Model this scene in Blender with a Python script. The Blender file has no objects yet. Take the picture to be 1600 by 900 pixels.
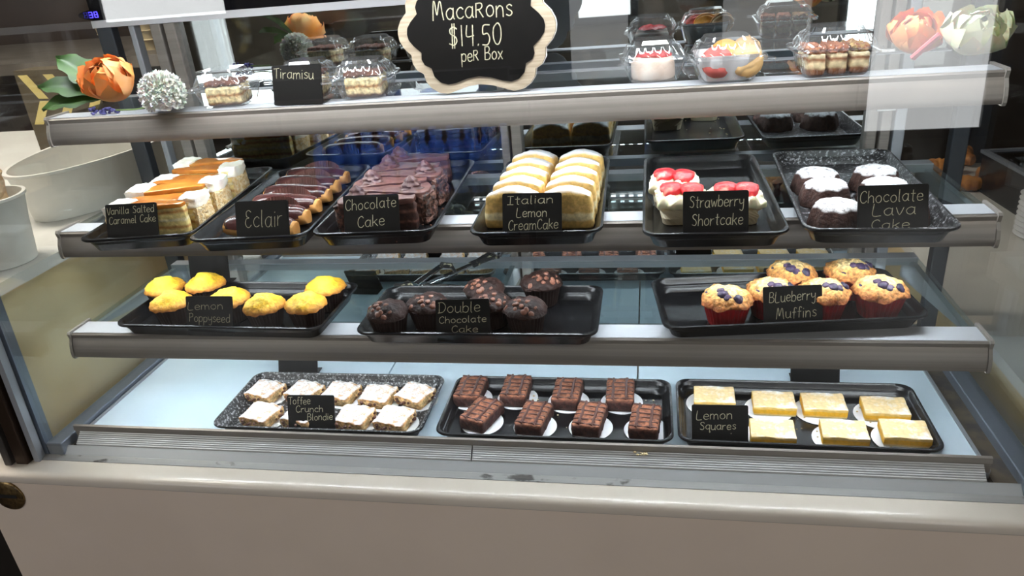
import bpy, bmesh, math, random
from mathutils import Vector, Matrix, noise
PI = math.pi
SC = bpy.context.scene
COL = SC.collection

# ------------------------------------------------------------------ camera
CAM = Vector((0.2205, -0.8232, 0.4567))
YAW, PITCH, ROLL, FPX = -0.2026, 0.4308, -0.0887, 1153.95
_cy, _sy, _cp, _sp = math.cos(YAW), math.sin(YAW), math.cos(PITCH), math.sin(PITCH)
_fw = Vector((_sy*_cp, _cy*_cp, -_sp)); _r = Vector((_cy, -_sy, 0)); _u = _r.cross(_fw)
_cr, _sr = math.cos(ROLL), math.sin(ROLL)
RIGHT = _cr*_r + _sr*_u; UP = -_sr*_r + _cr*_u
cam_d = bpy.data.cameras.new('camera'); cam = bpy.data.objects.new('camera', cam_d); COL.objects.link(cam)
cam_d.sensor_width = 36; cam_d.lens = FPX/1600*36; cam_d.clip_start = 0.01
cam.matrix_world = Matrix(((RIGHT.x, UP.x, -_fw.x, CAM.x), (RIGHT.y, UP.y, -_fw.y, CAM.y), (RIGHT.z, UP.z, -_fw.z, CAM.z), (0, 0, 0, 1)))
SC.camera = cam

# ------------------------------------------------------------------ light, exposure
LED_POWER, TOP_LED, WINDOW, ROOM = 130.0, 52.0, 5.0, 33.0
w = bpy.data.worlds.new('world'); SC.world = w; w.use_nodes = True
bg = w.node_tree.nodes['Background']; bg.inputs[0].default_value = (0.95, 0.93, 0.9, 1); bg.inputs[1].default_value = 0.25
SC.view_settings.view_transform = 'Standard'; SC.view_settings.look = 'None'
SC.view_settings.exposure = 0.0; SC.view_settings.gamma = 1.0; SC.view_settings.use_curve_mapping = False
SC.cycles.transparent_max_bounces = 40; SC.cycles.max_bounces = 14; SC.cycles.glossy_bounces = 8
SC.cycles.caustics_reflective = False; SC.cycles.caustics_refractive = False
SC.cycles.sample_clamp_indirect = 6.0

# ------------------------------------------------------------------ helpers: pixel ray onto a real plane
def ray(px, py): return (px-800)/FPX*RIGHT - (py-450)/FPX*UP + _fw
def on_y(px, py, y):
    d = ray(px, py); return CAM + d*((y-CAM.y)/d.y)
def at(px, py, z):
    d = ray(px, py); p = CAM + d*((z-CAM.z)/d.z); return p.x, p.y

# ------------------------------------------------------------------ materials
MATS = {}
def lin(c): return tuple(((v/12.92) if v <= .04045 else ((v+.055)/1.055)**2.4) for v in c)
def rgb(r, g, b): return lin((r/255, g/255, b/255))
def M(name, c, rough=.5, metal=0, c2=None, nscale=30, lo=.4, hi=.6, bump=0, bscale=60, spec=.5, detail=4, emit=None, estr=0, sss=0, trans=0, dust=None, aniso=None, stretch=None):
    """procedural material; dust=(color, normal_lo, normal_hi, noise_scale, amount) lies on faces that look up"""
    if name in MATS: return MATS[name]
    m = bpy.data.materials.new(name); m.use_nodes = True; MATS[name] = m
    nt = m.node_tree; N = nt.nodes; L = nt.links; b = N['Principled BSDF']
    b.inputs['Roughness'].default_value = rough; b.inputs['Metallic'].default_value = metal
    b.inputs['Specular IOR Level'].default_value = spec
    b.inputs['Base Color'].default_value = (*c, 1)
    tc = N.new('ShaderNodeTexCoord'); src = tc.outputs['Object']
    if stretch:
        mp = N.new('ShaderNodeMapping'); mp.inputs['Scale'].default_value = stretch; L.new(src, mp.inputs[0]); src = mp.outputs[0]
    out = None
    if c2 is not None:
        n = N.new('ShaderNodeTexNoise'); n.inputs['Scale'].default_value = nscale; n.inputs['Detail'].default_value = detail
        L.new(src, n.inputs['Vector'])
        r = N.new('ShaderNodeMapRange'); r.inputs[1].default_value = lo; r.inputs[2].default_value = hi; L.new(n.outputs[0], r.inputs[0])
        mx = N.new('ShaderNodeMix'); mx.data_type = 'RGBA'; mx.inputs[6].default_value = (*c, 1); mx.inputs[7].default_value = (*c2, 1)
        L.new(r.outputs[0], mx.inputs[0]); out = mx.outputs[2]; L.new(out, b.inputs['Base Color'])
    if dust:
        dc, nlo, nhi, ns, amt = dust
        sx = N.new('ShaderNodeSeparateXYZ'); L.new(tc.outputs['Normal'], sx.inputs[0])
        r1 = N.new('ShaderNodeMapRange'); r1.inputs[1].default_value = nlo; r1.inputs[2].default_value = nhi; L.new(sx.outputs[2], r1.inputs[0])
        n2 = N.new('ShaderNodeTexNoise'); n2.inputs['Scale'].default_value = ns; n2.inputs['Detail'].default_value = 5; n2.inputs['Roughness'].default_value = .7; L.new(tc.outputs['Object'], n2.inputs['Vector'])
        r2 = N.new('ShaderNodeMapRange'); r2.inputs[1].default_value = .66-amt*.40; r2.inputs[2].default_value = .82-amt*.34; L.new(n2.outputs[0], r2.inputs[0])
        mu = N.new('ShaderNodeMath'); mu.operation = 'MULTIPLY'; L.new(r1.outputs[0], mu.inputs[0]); L.new(r2.outputs[0], mu.inputs[1])
        mx = N.new('ShaderNodeMix'); mx.data_type = 'RGBA'; mx.inputs[6].default_value = (*c, 1); mx.inputs[7].default_value = (*dc, 1)
        if out: L.new(out, mx.inputs[6])
        L.new(mu.outputs[0], mx.inputs[0]); L.new(mx.outputs[2], b.inputs['Base Color'])
        rr = N.new('ShaderNodeMapRange'); rr.inputs[3].default_value = rough; rr.inputs[4].default_value = .9; L.new(mu.outputs[0], rr.inputs[0]); L.new(rr.outputs[0], b.inputs['Roughness'])
    if bump:
        n = N.new('ShaderNodeTexNoise'); n.inputs['Scale'].default_value = bscale; n.inputs['Detail'].default_value = 5; L.new(src, n.inputs['Vector'])
        bp = N.new('ShaderNodeBump'); bp.inputs['Strength'].default_value = bump; bp.inputs['Distance'].default_value = .003
        L.new(n.outputs[0], bp.inputs['Height']); L.new(bp.outputs[0], b.inputs['Normal'])
    if sss:
        b.inputs['Subsurface Weight'].default_value = sss; b.inputs['Subsurface Scale'].default_value = .004
    if emit: b.inputs['Emission Color'].default_value = (*emit, 1); b.inputs['Emission Strength'].default_value = estr
    return m
def layered(name, bands, rough=.75, nscale=60, wob=.004, bump=.4, bscale=150, dust=None, speck=.12):
    """horizontal layers by object height: bands = [(z, color), ...] each colour from that z upward"""
    if name in MATS: return MATS[name]
    m = M(name, bands[0][1], rough, bump=bump, bscale=bscale)
    nt = m.node_tree; N = nt.nodes; L = nt.links; b = N['Principled BSDF']
    tc = N.new('ShaderNodeTexCoord'); sx = N.new('ShaderNodeSeparateXYZ'); L.new(tc.outputs['Object'], sx.inputs[0])
    n = N.new('ShaderNodeTexNoise'); n.inputs['Scale'].default_value = nscale; L.new(tc.outputs['Object'], n.inputs['Vector'])
    ma = N.new('ShaderNodeMath'); ma.operation = 'MULTIPLY_ADD'; ma.inputs[1].default_value = wob*2; L.new(n.outputs[0], ma.inputs[0]); L.new(sx.outputs[2], ma.inputs[2])
    top = .08
    mr = N.new('ShaderNodeMapRange'); mr.inputs[1].default_value = wob; mr.inputs[2].default_value = top+wob; L.new(ma.outputs[0], mr.inputs[0])
    cr = N.new('ShaderNodeValToRGB'); L.new(mr.outputs[0], cr.inputs[0])
    e = cr.color_ramp.elements
    e[0].position = 0; e[0].color = (*bands[0][1], 1); e[1].position = 1; e[1].color = (*bands[-1][1], 1)
    for i in range(1, len(bands)):
        p = bands[i][0]/top
        a = e.new(max(0, p-.02)); a.color = (*bands[i-1][1], 1); a = e.new(min(1, p+.02)); a.color = (*bands[i][1], 1)
    n3 = N.new('ShaderNodeTexNoise'); n3.inputs['Scale'].default_value = 220; n3.inputs['Detail'].default_value = 3; L.new(tc.outputs['Object'], n3.inputs['Vector'])
    mr3 = N.new('ShaderNodeMapRange'); mr3.inputs[1].default_value = .35; mr3.inputs[2].default_value = .65; mr3.inputs[3].default_value = 1-speck*2; mr3.inputs[4].default_value = 1+speck; L.new(n3.outputs[0], mr3.inputs[0])
    mv = N.new('ShaderNodeVectorMath'); mv.operation = 'SCALE'; L.new(cr.outputs[0], mv.inputs[0]); L.new(mr3.outputs[0], mv.inputs['Scale'])
    out = mv.outputs[0]
    if dust:
        dc, nlo, nhi, ns, amt = dust
        s2 = N.new('ShaderNodeSeparateXYZ'); L.new(tc.outputs['Normal'], s2.inputs[0])
        r1 = N.new('ShaderNodeMapRange'); r1.inputs[1].default_value = nlo; r1.inputs[2].default_value = nhi; L.new(s2.outputs[2], r1.inputs[0])
        n2 = N.new('ShaderNodeTexNoise'); n2.inputs['Scale'].default_value = ns; n2.inputs['Detail'].default_value = 5; n2.inputs['Roughness'].default_value = .7; L.new(tc.outputs['Object'], n2.inputs['Vector'])
        r2 = N.new('ShaderNodeMapRange'); r2.inputs[1].default_value = .66-amt*.40; r2.inputs[2].default_value = .82-amt*.34; L.new(n2.outputs[0], r2.inputs[0])
        mu = N.new('ShaderNodeMath'); mu.operation = 'MULTIPLY'; L.new(r1.outputs[0], mu.inputs[0]); L.new(r2.outputs[0], mu.inputs[1])
        mx = N.new('ShaderNodeMix'); mx.data_type = 'RGBA'; L.new(out, mx.inputs[6]); mx.inputs[7].default_value = (*dc, 1); L.new(mu.outputs[0], mx.inputs[0]); out = mx.outputs[2]
    L.new(out, b.inputs['Base Color'])
    return m
def sheet(name, tint, ior=1.5, gain=1.0, rough=.0, base=0.0, haze=0.0):
    """thin clear sheet: lets light straight through, reflects by Fresnel"""
    m = bpy.data.materials.new(name); m.use_nodes = True; MATS[name] = m
    nt = m.node_tree; N = nt.nodes; L = nt.links; N.remove(N['Principled BSDF'])
    t = N.new('ShaderNodeBsdfTransparent'); t.inputs[0].default_value = (*tint, 1)
    g = N.new('ShaderNodeBsdfGlossy'); g.inputs['Roughness'].default_value = rough; g.inputs[0].default_value = (1, 1, 1, 1)
    f = N.new('ShaderNodeFresnel'); f.inputs[0].default_value = ior
    ge = N.new('ShaderNodeNewGeometry')
    mi = N.new('ShaderNodeMix'); mi.data_type = 'FLOAT'; L.new(ge.outputs['Backfacing'], mi.inputs[0]); mi.inputs[2].default_value = ior; mi.inputs[3].default_value = 1/ior
    L.new(mi.outputs[0], f.inputs[0])
    ma = N.new('ShaderNodeMath'); ma.operation = 'MULTIPLY_ADD'; ma.inputs[1].default_value = gain; ma.inputs[2].default_value = base; ma.use_clamp = True; L.new(f.outputs[0], ma.inputs[0])
    mx = N.new('ShaderNodeMixShader'); L.new(ma.outputs[0], mx.inputs[0]); L.new(t.outputs[0], mx.inputs[1]); L.new(g.outputs[0], mx.inputs[2])
    out = mx
    if haze:
        d = N.new('ShaderNodeBsdfDiffuse'); d.inputs[0].default_value = (.9, .92, .95, 1)
        m2 = N.new('ShaderNodeMixShader'); m2.inputs[0].default_value = haze; L.new(mx.outputs[0], m2.inputs[1]); L.new(d.outputs[0], m2.inputs[2]); out = m2
    L.new(out.outputs[0], N['Material Output'].inputs[0])
    return m
def emitter(name, c, s):
    m = bpy.data.materials.new(name); m.use_nodes = True; MATS[name] = m
    N = m.node_tree.nodes; N.remove(N['Principled BSDF']); e = N.new('ShaderNodeEmission'); e.inputs[0].default_value = (*c, 1); e.inputs[1].default_value = s
    m.node_tree.links.new(e.outputs[0], N['Material Output'].inputs[0]); return m

alu = M('brushed_aluminium', rgb(146, 139, 132), .42, .35, c2=rgb(134, 127, 121), nscale=6, stretch=(.15, 30, 30))
alu_grey = M('satin_grey_aluminium', rgb(168, 172, 178), .42, .5)
alu_dark = M('dark_anodised_metal', rgb(70, 74, 80), .4, .6)
bronze = M('dark_bronze_metal', rgb(58, 44, 34), .35, .6)
black_paint = M('black_gloss_panel', (.006, .006, .008), .07)
white_deck = M('white_deck_enamel', rgb(205, 222, 234), .28, c2=rgb(196, 215, 228), nscale=6)
cream = M('cream_solid_surface', rgb(222, 213, 200), .10, c2=rgb(214, 204, 191), nscale=3)
cream_panel = M('cream_laminate', rgb(226, 210, 194), .5, c2=rgb(220, 204, 188), nscale=4)
cap_grey = M('grey_plastic_cap', rgb(150, 145, 138), .45)
glass_pane = sheet('clear_glass_pane', (.985, .99, .985), gain=1.0)
glass_side = sheet('side_glass_pane', (.95, .96, .95), gain=1.15)
glass_shelf = sheet('green_tint_shelf_glass', (.90, .955, .95), gain=1.6)
clear_plastic = sheet('clear_thin_plastic', (.965, .97, .975), ior=1.5, gain=1.6, rough=.07, base=.03, haze=.045)
led_cool = emitter('cool_led', (.86, .94, 1.0), LED_POWER)
top_led = emitter('top_cool_led', (.92, .96, 1.0), TOP_LED)
mirror = bpy.data.materials.new('mirrored_door_glass'); mirror.use_nodes = True
_b = mirror.node_tree.nodes['Principled BSDF']; _b.inputs['Base Color'].default_value = (.76, .82, .84, 1); _b.inputs['Metallic'].default_value = 1; _b.inputs['Roughness'].default_value = .015
tray_black = M('black_tray_plastic', (.006, .006, .007), .26, c2=(.010, .010, .011), nscale=40, bump=.05, bscale=300, spec=.4)
SUGAR = (.9, .9, .92)
tray_dusted = M('black_tray_sugar_dusted', (.007, .007, .008), .3, dust=((.75, .75, .78), .1, .7, 240, .34), spec=.4)
card_black = M('black_acrylic_card', (.0055, .005, .0048), .42, spec=.18)
chalk = M('chalk_pen', rgb(196, 190, 160), .8, c2=rgb(165, 160, 132), nscale=300)
wood_white = M('washed_wood', rgb(186, 170, 148), .6, c2=rgb(166, 150, 128), nscale=25, stretch=(1, 12, 12), bump=.1)
edge_white = M('white_edge_plastic', rgb(240, 240, 240), .4)
paper_white = M('white_paper', rgb(240, 240, 242), .8, bump=.1, bscale=80)
paper_brown = M('brown_baking_paper', rgb(60, 28, 20), .7, c2=rgb(48, 22, 16), nscale=40)
paper_dark = M('dark_brown_baking_paper', rgb(38, 20, 15), .7)
paper_red = M('red_baking_paper', rgb(172, 26, 30), .55, c2=rgb(140, 18, 24), nscale=60)
crumb_mat = M('pale_crumbs', rgb(226, 205, 160), .9)

# ------------------------------------------------------------------ mesh helpers
class MB:
    def __init__(s): s.v = []; s.f = []
    def add(s, vs, fs):
        o = len(s.v); s.v += [tuple(p) for p in vs]; s.f += [tuple(i+o for i in f) for f in fs]; return s
    def box(s, x0, x1, y0, y1, z0, z1):
        return s.add([(x0,y0,z0),(x1,y0,z0),(x1,y1,z0),(x0,y1,z0),(x0,y0,z1),(x1,y0,z1),(x1,y1,z1),(x0,y1,z1)],
                     [(3,2,1,0),(4,5,6,7),(0,1,5,4),(1,2,6,5),(2,3,7,6),(3,0,4,7)])
    def loft(s, rings, cap0=True, cap1=True, closed=True):
        n = len(rings[0]); vs = [p for r in rings for p in r]; fs = []
        for i in range(len(rings)-1):
            for j in range(n if closed else n-1):
                k = (j+1) % n; fs.append((i*n+j, i*n+k, (i+1)*n+k, (i+1)*n+j))
        if cap0: fs.append(tuple(reversed(range(n))))
        if cap1: fs.append(tuple(range((len(rings)-1)*n, len(rings)*n)))
        return s.add(vs, fs)
    def lathe(s, prof, n=32, c=(0,0,0), cap0=True, cap1=True, fl=0, flr=0):
        return s.loft([[(c[0]+(r*(1+(flr*math.cos(fl*2*PI*j/n) if fl else 0)))*math.cos(2*PI*j/n), c[1]+(r*(1+(flr*math.cos(fl*2*PI*j/n) if fl else 0)))*math.sin(2*PI*j/n), c[2]+z) for j in range(n)] for r, z in prof], cap0, cap1)
    def tube(s, path, r, n=8, cap=True):
        path = [Vector(p) for p in path]; rings = []
        for i, p in enumerate(path):
            t = (path[min(i+1, len(path)-1)]-path[max(i-1, 0)]).normalized()
            a = t.cross(Vector((0,0,1))); a = a.normalized() if a.length > 1e-4 else Vector((1,0,0)); b = t.cross(a)
            rr = r[i] if isinstance(r, (list, tuple)) else r
            rings.append([p+rr*(math.cos(2*PI*j/n)*a-math.sin(2*PI*j/n)*b) for j in range(n)])
        return s.loft(rings, cap, cap)
    def prism_x(s, prof, x0, x1):   # profile (y,z) extruded along x
        return s.loft([[(x0, y, z) for y, z in prof], [(x1, y, z) for y, z in prof]])
    def map(s, fn, start=0): s.v[start:] = [tuple(fn(Vector(p))) for p in s.v[start:]]; return s
    def rough(s, amp, sc, seed=0, start=0, zmin=None):
        o = Vector((seed*3.1, seed*1.7, seed*.9))
        def fn(p):
            if zmin is not None and p.z < zmin: return p
            return p + noise.noise_vector((p*sc)+o)*amp + noise.noise_vector((p*sc*2.7)+o)*amp*.45
        return s.map(fn, start)
    def move(s, x=0, y=0, z=0, start=0): return s.map(lambda p: (p.x+x, p.y+y, p.z+z), start)
    def rotz(s, a, start=0):
        c, n = math.cos(a), math.sin(a); return s.map(lambda p: (p.x*c-p.y*n, p.x*n+p.y*c, p.z), start)
def mesh(mb, name, mat, smooth=40):
    me = bpy.data.meshes.new(name); me.from_pydata(mb.v, [], mb.f); me.validate()
    bm = bmesh.new(); bm.from_mesh(me); bmesh.ops.recalc_face_normals(bm, faces=bm.faces); bm.to_mesh(me); bm.free()
    if mat: me.materials.append(mat)
    if smooth:
        for p in me.polygons: p.use_smooth = True
        me.set_sharp_from_angle(angle=math.radians(smooth))
    return me
def obj(name, mb, mat, parent=None, loc=None, smooth=40, bevel=0, sub=0, label=None):
    me = mb if isinstance(mb, bpy.types.Mesh) else mesh(mb, name, mat, smooth)
    o = bpy.data.objects.new(name, me); COL.objects.link(o)
    if parent: o.parent = parent
    if loc: o.location = loc
    if bevel:
        b = o.modifiers.new('bevel', 'BEVEL'); b.width = bevel; b.segments = 3; b.limit_method = 'ANGLE'
    if sub:
        b = o.modifiers.new('subdivision', 'SUBSURF'); b.levels = sub; b.render_levels = sub
    if label: o['label'] = label
    return o
def tag(o, label, cat, group=None):
    o['label'] = label; o['category'] = cat
    if group: o['group'] = group
    return o
def thing(name, label, cat, loc=(0,0,0), rz=0, group=None):
    o = bpy.data.objects.new(name, None); COL.objects.link(o); o.empty_display_size = .02
    o.location = loc; o.rotation_euler = (0, 0, rz); return tag(o, label, cat, group)
def struct(name, mb, mat, smooth=0):
    o = obj(name, mb, mat, smooth=smooth); o['kind'] = 'structure'; return o
def dup(root, loc, rz, label, scale=1.0):
    r = root.copy(); COL.objects.link(r); r.location = loc; r.rotation_euler = (0, 0, rz); r['label'] = label; r.scale = (scale,)*3
    for ch in root.children:
        c = ch.copy(); COL.objects.link(c); c.parent = r
        for g in ch.children:
            d = g.copy(); COL.objects.link(d); d.parent = c
    return r
def rbox(w, d, h, nx=10, ny=10, nz=6, r=.004, z0=0.0):
    """subdivided box with rounded edges, base at z0"""
    mb = MB(); idx = {}
    def vid(i, j, k):
        key = (i, j, k)
        if key not in idx:
            p = Vector((-w/2+w*i/nx, -d/2+d*j/ny, h*k/nz))
            q = Vector((max(-w/2+r, min(w/2-r, p.x)), max(-d/2+r, min(d/2-r, p.y)), max(r, min(h-r, p.z))))
            e = p-q
            if e.length > 1e-9:
                ax = sum(abs(t) > 1e-9 for t in e)
                if ax > 1: p = q + e.normalized()*r
            idx[key] = len(mb.v); mb.v.append((p.x, p.y, p.z+z0))
        return idx[key]
    for i in range(nx):
        for j in range(ny):
            mb.f.append((vid(i,j,0), vid(i,j+1,0), vid(i+1,j+1,0), vid(i+1,j,0)))
            mb.f.append((vid(i,j,nz), vid(i+1,j,nz), vid(i+1,j+1,nz), vid(i,j+1,nz)))
    for i in range(nx):
        for k in range(nz):
            mb.f.append((vid(i,0,k), vid(i+1,0,k), vid(i+1,0,k+1), vid(i,0,k+1)))
            mb.f.append((vid(i,ny,k), vid(i,ny,k+1), vid(i+1,ny,k+1), vid(i+1,ny,k)))
    for j in range(ny):
        for k in range(nz):
            mb.f.append((vid(0,j,k), vid(0,j,k+1), vid(0,j+1,k+1), vid(0,j+1,k)))
            mb.f.append((vid(nx,j,k), vid(nx,j+1,k), vid(nx,j+1,k+1), vid(nx,j,k+1)))
    return mb
def rrect(w, d, r, z, n=6):
    ps = []
    for cx, cy, a0 in ((w/2-r, d/2-r, 0), (-w/2+r, d/2-r, PI/2), (-w/2+r, -d/2+r, PI), (w/2-r, -d/2+r, 1.5*PI)):
        for i in range(n+1):
            a = a0+PI/2*i/n; ps.append((cx+r*math.cos(a), cy+r*math.sin(a), z))
    return ps
def ball(c, rx, ry, rz, nu=12, nv=8):
    mb = MB(); mb.loft([[(c[0]+rx*math.sin(PI*i/nv)*math.cos(2*PI*j/nu), c[1]+ry*math.sin(PI*i/nv)*math.sin(2*PI*j/nu), c[2]-rz*math.cos(PI*i/nv)) for j in range(nu)] for i in range(1, nv)]); return mb
def merge(*ms):
    r = MB()
    for m in ms: r.add(m.v, m.f)
    return r
R = random.Random(7)

# ------------------------------------------------------------------ the room
struct('floor', MB().box(-4.2, 4.2, -5, 2.4, -1.0, -.95), M('brown_floor_tile', rgb(52, 44, 38), .45, c2=rgb(38, 32, 28), nscale=3))
struct('ceiling', MB().box(-4.2, 4.2, -5, 2.4, 1.9, 1.95), M('ceiling_paint', rgb(205, 200, 192), .8, c2=rgb(195, 190, 182), nscale=2))
wallm = M('brown_wall_paint', rgb(62, 48, 40), .6, c2=rgb(46, 36, 30), nscale=2)
struct('wall_back', MB().box(-4.2, 4.2, 2.3, 2.4, -.95, 1.9), wallm)
struct('wall_left', MB().box(-4.2, -4.1, -5, 2.3, -.95, 1.9), wallm)
struct('wall_right', MB().box(4.1, 4.2, -5, 2.3, -.95, 1.9), wallm)
struct('wall_front', MB().box(-4.1, 4.1, -5, -4.9, -.95, 1.9), M('taupe_wall_paint', rgb(120, 112, 102), .7, c2=rgb(96, 90, 82), nscale=2))
frame_dark = M('dark_window_frame', rgb(34, 32, 32), .4)
daylight = {}
for i, (x0, x1, z0, z1, p) in enumerate(((-4.0, -2.95, .53, 1.4, 9.0), (-1.9, -1.2, .62, 1.3, 2.0), (-.33, .08, -.10, .9, 1.7), (.72, 1.30, .02, .8, 1.5), (1.70, 2.44, -.56, 1.2, WINDOW), (2.75, 3.5, .30, 1.2, 2.0))):
    if p not in daylight: daylight[p] = emitter('daylit_window_pane', (.97, .99, 1.0), p)
    fr = MB()
    for a in ((x0-.06, x0, z0-.06, z1+.06), (x1, x1+.06, z0-.06, z1+.06), (x0, x1, z0-.06, z0), (x0, x1, z1, z1+.06)):
        fr.box(a[0], a[1], -4.9, -4.84, a[2], a[3])
    o = struct('window_%d' % (i+1), fr, frame_dark)
    obj('window_pane', MB().box(x0, x1, -4.89, -4.87, z0, z1), daylight[p], o, smooth=0)
# shop ceiling lights; the far left panel is added to light the tub
lampm = emitter('ceiling_light_diffuser', (1.0, .93, .84), ROOM)
for i, (x, y, wh, k) in enumerate(((-1.6, -2.6, 'left', 1), (1.6, -2.6, 'right', 1), (-1.45, .35, 'added far left', 2))):
    t = thing('ceiling_light', 'flat ceiling light panel, %s one of three in the shop' % wh, 'light', (x, y, 1.9))
    obj('light_housing', MB().loft([rrect(.66*k, .36*k, .02, -.0), rrect(.66*k, .36*k, .02, -.05)]), alu_grey, t)
    obj('light_diffuser', MB().box(-.3*k, .3*k, -.15*k, .15*k, -.056, -.05), lampm, t, smooth=0)

# ------------------------------------------------------------------ the display case
case = thing('display_case', 'long glass-fronted bakery display case with three aluminium-edged shelves on a cream base', 'display case', (0, 0, 0))
H = .61
XL, XR = -.645, .668
base = MB(); base.box(-.688, .688, -.112, .42, -.95, -.182); base.box(-.745, -.688, -.112, -.062, -.95, -.182)
obj('base_panel', base, cream_panel, case, smooth=0)
led = [(-.06, -.182), (-.112, -.182), (-.1165, -.1812), (-.1178, -.179), (-.1178, -.1705), (-.1165, -.1675), (-.1125, -.1655), (-.108, -.165), (-.060, -.165)]
obj('base_ledge', MB().prism_x(led, -.752, .69), cream, case, smooth=60)
med = MB(); med.loft([[(.026*q*math.cos(2*PI*j/32), z, .026*q*math.sin(2*PI*j/32)) for j in range(32)] for q, z in ((1, 0), (1, -.002), (.93, -.0035))])
brass = M('brushed_brass', rgb(150, 126, 86), .3, .95, c2=rgb(110, 92, 62), nscale=20, stretch=(8, 8, 8))
mo = obj('lock_medallion', med, brass, case, loc=(-.700, -.112, -.208))
obj('medallion_bar', MB().box(-.02, .016, -.0042, -.0034, -.003, .003), M('black_engraving', (.01, .01, .01), .5), mo, smooth=0)
# deck, lip, grille
dk = MB()
for x0, x1 in ((-.612, -.1945), (-.192, .2015), (.204, .612)): dk.box(x0, x1, -.046, .292, -.16, -.150)
obj('deck_panel', dk, white_deck, case, smooth=0)
obj('deck_lip', MB().prism_x([(-.0425, -.151), (-.0425, -.1295), (-.0445, -.128), (-.0475, -.1295), (-.0485, -.1365), (-.0465, -.1375), (-.0465, -.151)], -.615, .615), alu, case, smooth=30)
fr = MB()
for x0, x1 in ((-.605, -.012), (-.010, .606)):
    n = 7
    for k in range(n):
        f0, f1 = k/n, (k+.42)/n
        y0, z0, y1, z1 = -.0488-.0150*f0, -.1372-.0135*f0, -.0488-.0150*f1, -.1372-.0135*f1
        fr.add([(x0, y0, z0), (x1, y0, z0), (x1, y1, z1), (x0, y1, z1), (x0, y0, z0-.0035), (x1, y0, z0-.0035), (x1, y1, z1-.0035), (x0, y1, z1-.0035)],
               [(0,1,2,3), (7,6,5,4), (0,4,5,1), (3,2,6,7), (0,3,7,4), (1,5,6,2)])
obj('air_grille', fr, M('grille_aluminium', rgb(222, 224, 226), .35, .15), case, smooth=0)
obj('grille_backing', MB().prism_x([(-.047, -.143), (-.066, -.1575), (-.066, -.165), (-.047, -.165)], -.607, .608), M('grille_shadow_grey', rgb(120, 123, 128), .6), case, smooth=0)
obj('front_sill', MB().prism_x([(-.0635, -.1515), (-.0735, -.1615), (-.0735, -.166), (-.0635, -.166)], -.64, .66), M('grey_sill', rgb(172, 175, 178), .5, .1), case, smooth=0)
obj('sill_sealant', MB().prism_x([(-.0735, -.1640), (-.0735, -.1615), (-.0765, -.1630), (-.0830, -.1645), (-.083, -.1655)], -.66, .665).rough(.0008, 90, 3), M('grey_sealant', rgb(150, 150, 148), .6, c2=rgb(60, 57, 54), nscale=45, lo=.60, hi=.66, stretch=(.5, 1, 1)), case)
# side walls of the well
for s, X in ((-1, XL), (1, XR)):
    b = MB()
    xa, xb = (X, X+.026) if s < 0 else (X-.026, X)
    b.box(xa, xb, -.074, .30, -.166, -.142)
    obj('side_bottom_rail', b, M('slate_grey_metal', rgb(112, 120, 132), .4, .4), case, smooth=0, bevel=.002)
    b = MB(); xa, xb = (X+.026, -.616) if s < 0 else (.616, X-.026)
    b.box(min(xa, xb), max(xa, xb), -.066, .30, -.166, -.156)
    obj('side_channel', b, M('worn_bronze_channel', rgb(120, 108, 92), .5, .5, c2=rgb(90, 86, 84), nscale=30), case, smooth=0)
    b = MB(); xa, xb = (-.616, -.612) if s < 0 else (.612, .616)
    b.box(xa, xb, -.046, .292, -.16, -.1475)
    obj('deck_side_trim', b, alu_grey, case, smooth=0)
    g = MB(); x0, x1 = (X+.004, X+.008) if s < 0 else (X-.008, X-.004)
    g.box(x0, x1, -.070, .30, -.142, .47)
    obj('side_glass', g, glass_side, case, smooth=0)
# front glass: almost upright, leaning back a little
gl = MB(); lean = .037
gl.prism_x([(-.080, -.1648), (-.080+lean*.65, .485), (-.075+lean*.65, .485), (-.075, -.1648)], -.638, .66)
obj('front_glass', gl, glass_pane, case, smooth=0)
# front corner posts
p = MB(); p.prism_x([(-.088, -.165), (-.088+lean*.6, .48), (-.076+lean*.6, .48), (-.076, -.165)], -.660, -.651)
obj('corner_trim', p, alu_grey, case, smooth=0)
p = MB(); p.prism_x([(-.074, -.165), (-.074+lean*.6, .48), (-.058+lean*.6, .48), (-.058, -.165)], -.656, -.646)
obj('corner_bar', p, M('blue_grey_metal', rgb(120, 130, 145), .35, .6), case, smooth=0)
p = MB(); p.prism_x([(-.096, -.165), (-.096+lean*.6, .48), (-.070+lean*.6, .48), (-.070, -.165)], -.684, -.664)
obj('corner_post', p, bronze, case, smooth=0, bevel=.002)
p = MB(); p.prism_x([(-.10, -.165), (-.10+lean*.6, .48), (-.090+lean*.6, .48), (-.090, -.165)], -.700, -.688)
obj('corner_post', p, M('dark_grey_post', rgb(70, 66, 64), .4, .4), case, smooth=0, bevel=.002)
# rear: header, posts, sliding mirrored doors
YM = .30
obj('rear_header', MB().box(XL, XR, YM-.012, YM+.02, .4045, .485), black_paint, case, smooth=0)
obj('header_trim', MB().box(XL, XR, YM-.016, YM-.002, .3935, .4045), M('white_aluminium_trim', rgb(215, 215, 218), .4, .2), case, smooth=0)
for x0, x1, m_ in ((-.642, -.615, alu_dark), (-.585, -.575, alu_grey), (-.548, -.530, alu), (-.524, -.505, alu), (-.004, .008, alu), (.012, .028, alu), (.524, .538, alu), (.542, .556, alu), (.560, .575, alu_grey), (.638, .66, alu_dark)):
    obj('rear_post', MB().box(x0, x1, YM-.014, YM+.004, -.150, .3935), m_, case, smooth=0, bevel=.002)
obj('rear_sill', MB().box(XL+.01, XR-.01, YM-.010, YM+.012, -.16, -.142), alu_grey, case, smooth=0)
for k, (x0, x1, dy) in enumerate(((-.510, .0, .0), (.020, .530, .0))):
    d = obj('sliding_door', MB().box(x0, x1, YM+dy, YM+dy+.005, -.145, .3945), mirror, case, smooth=0)
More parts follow.
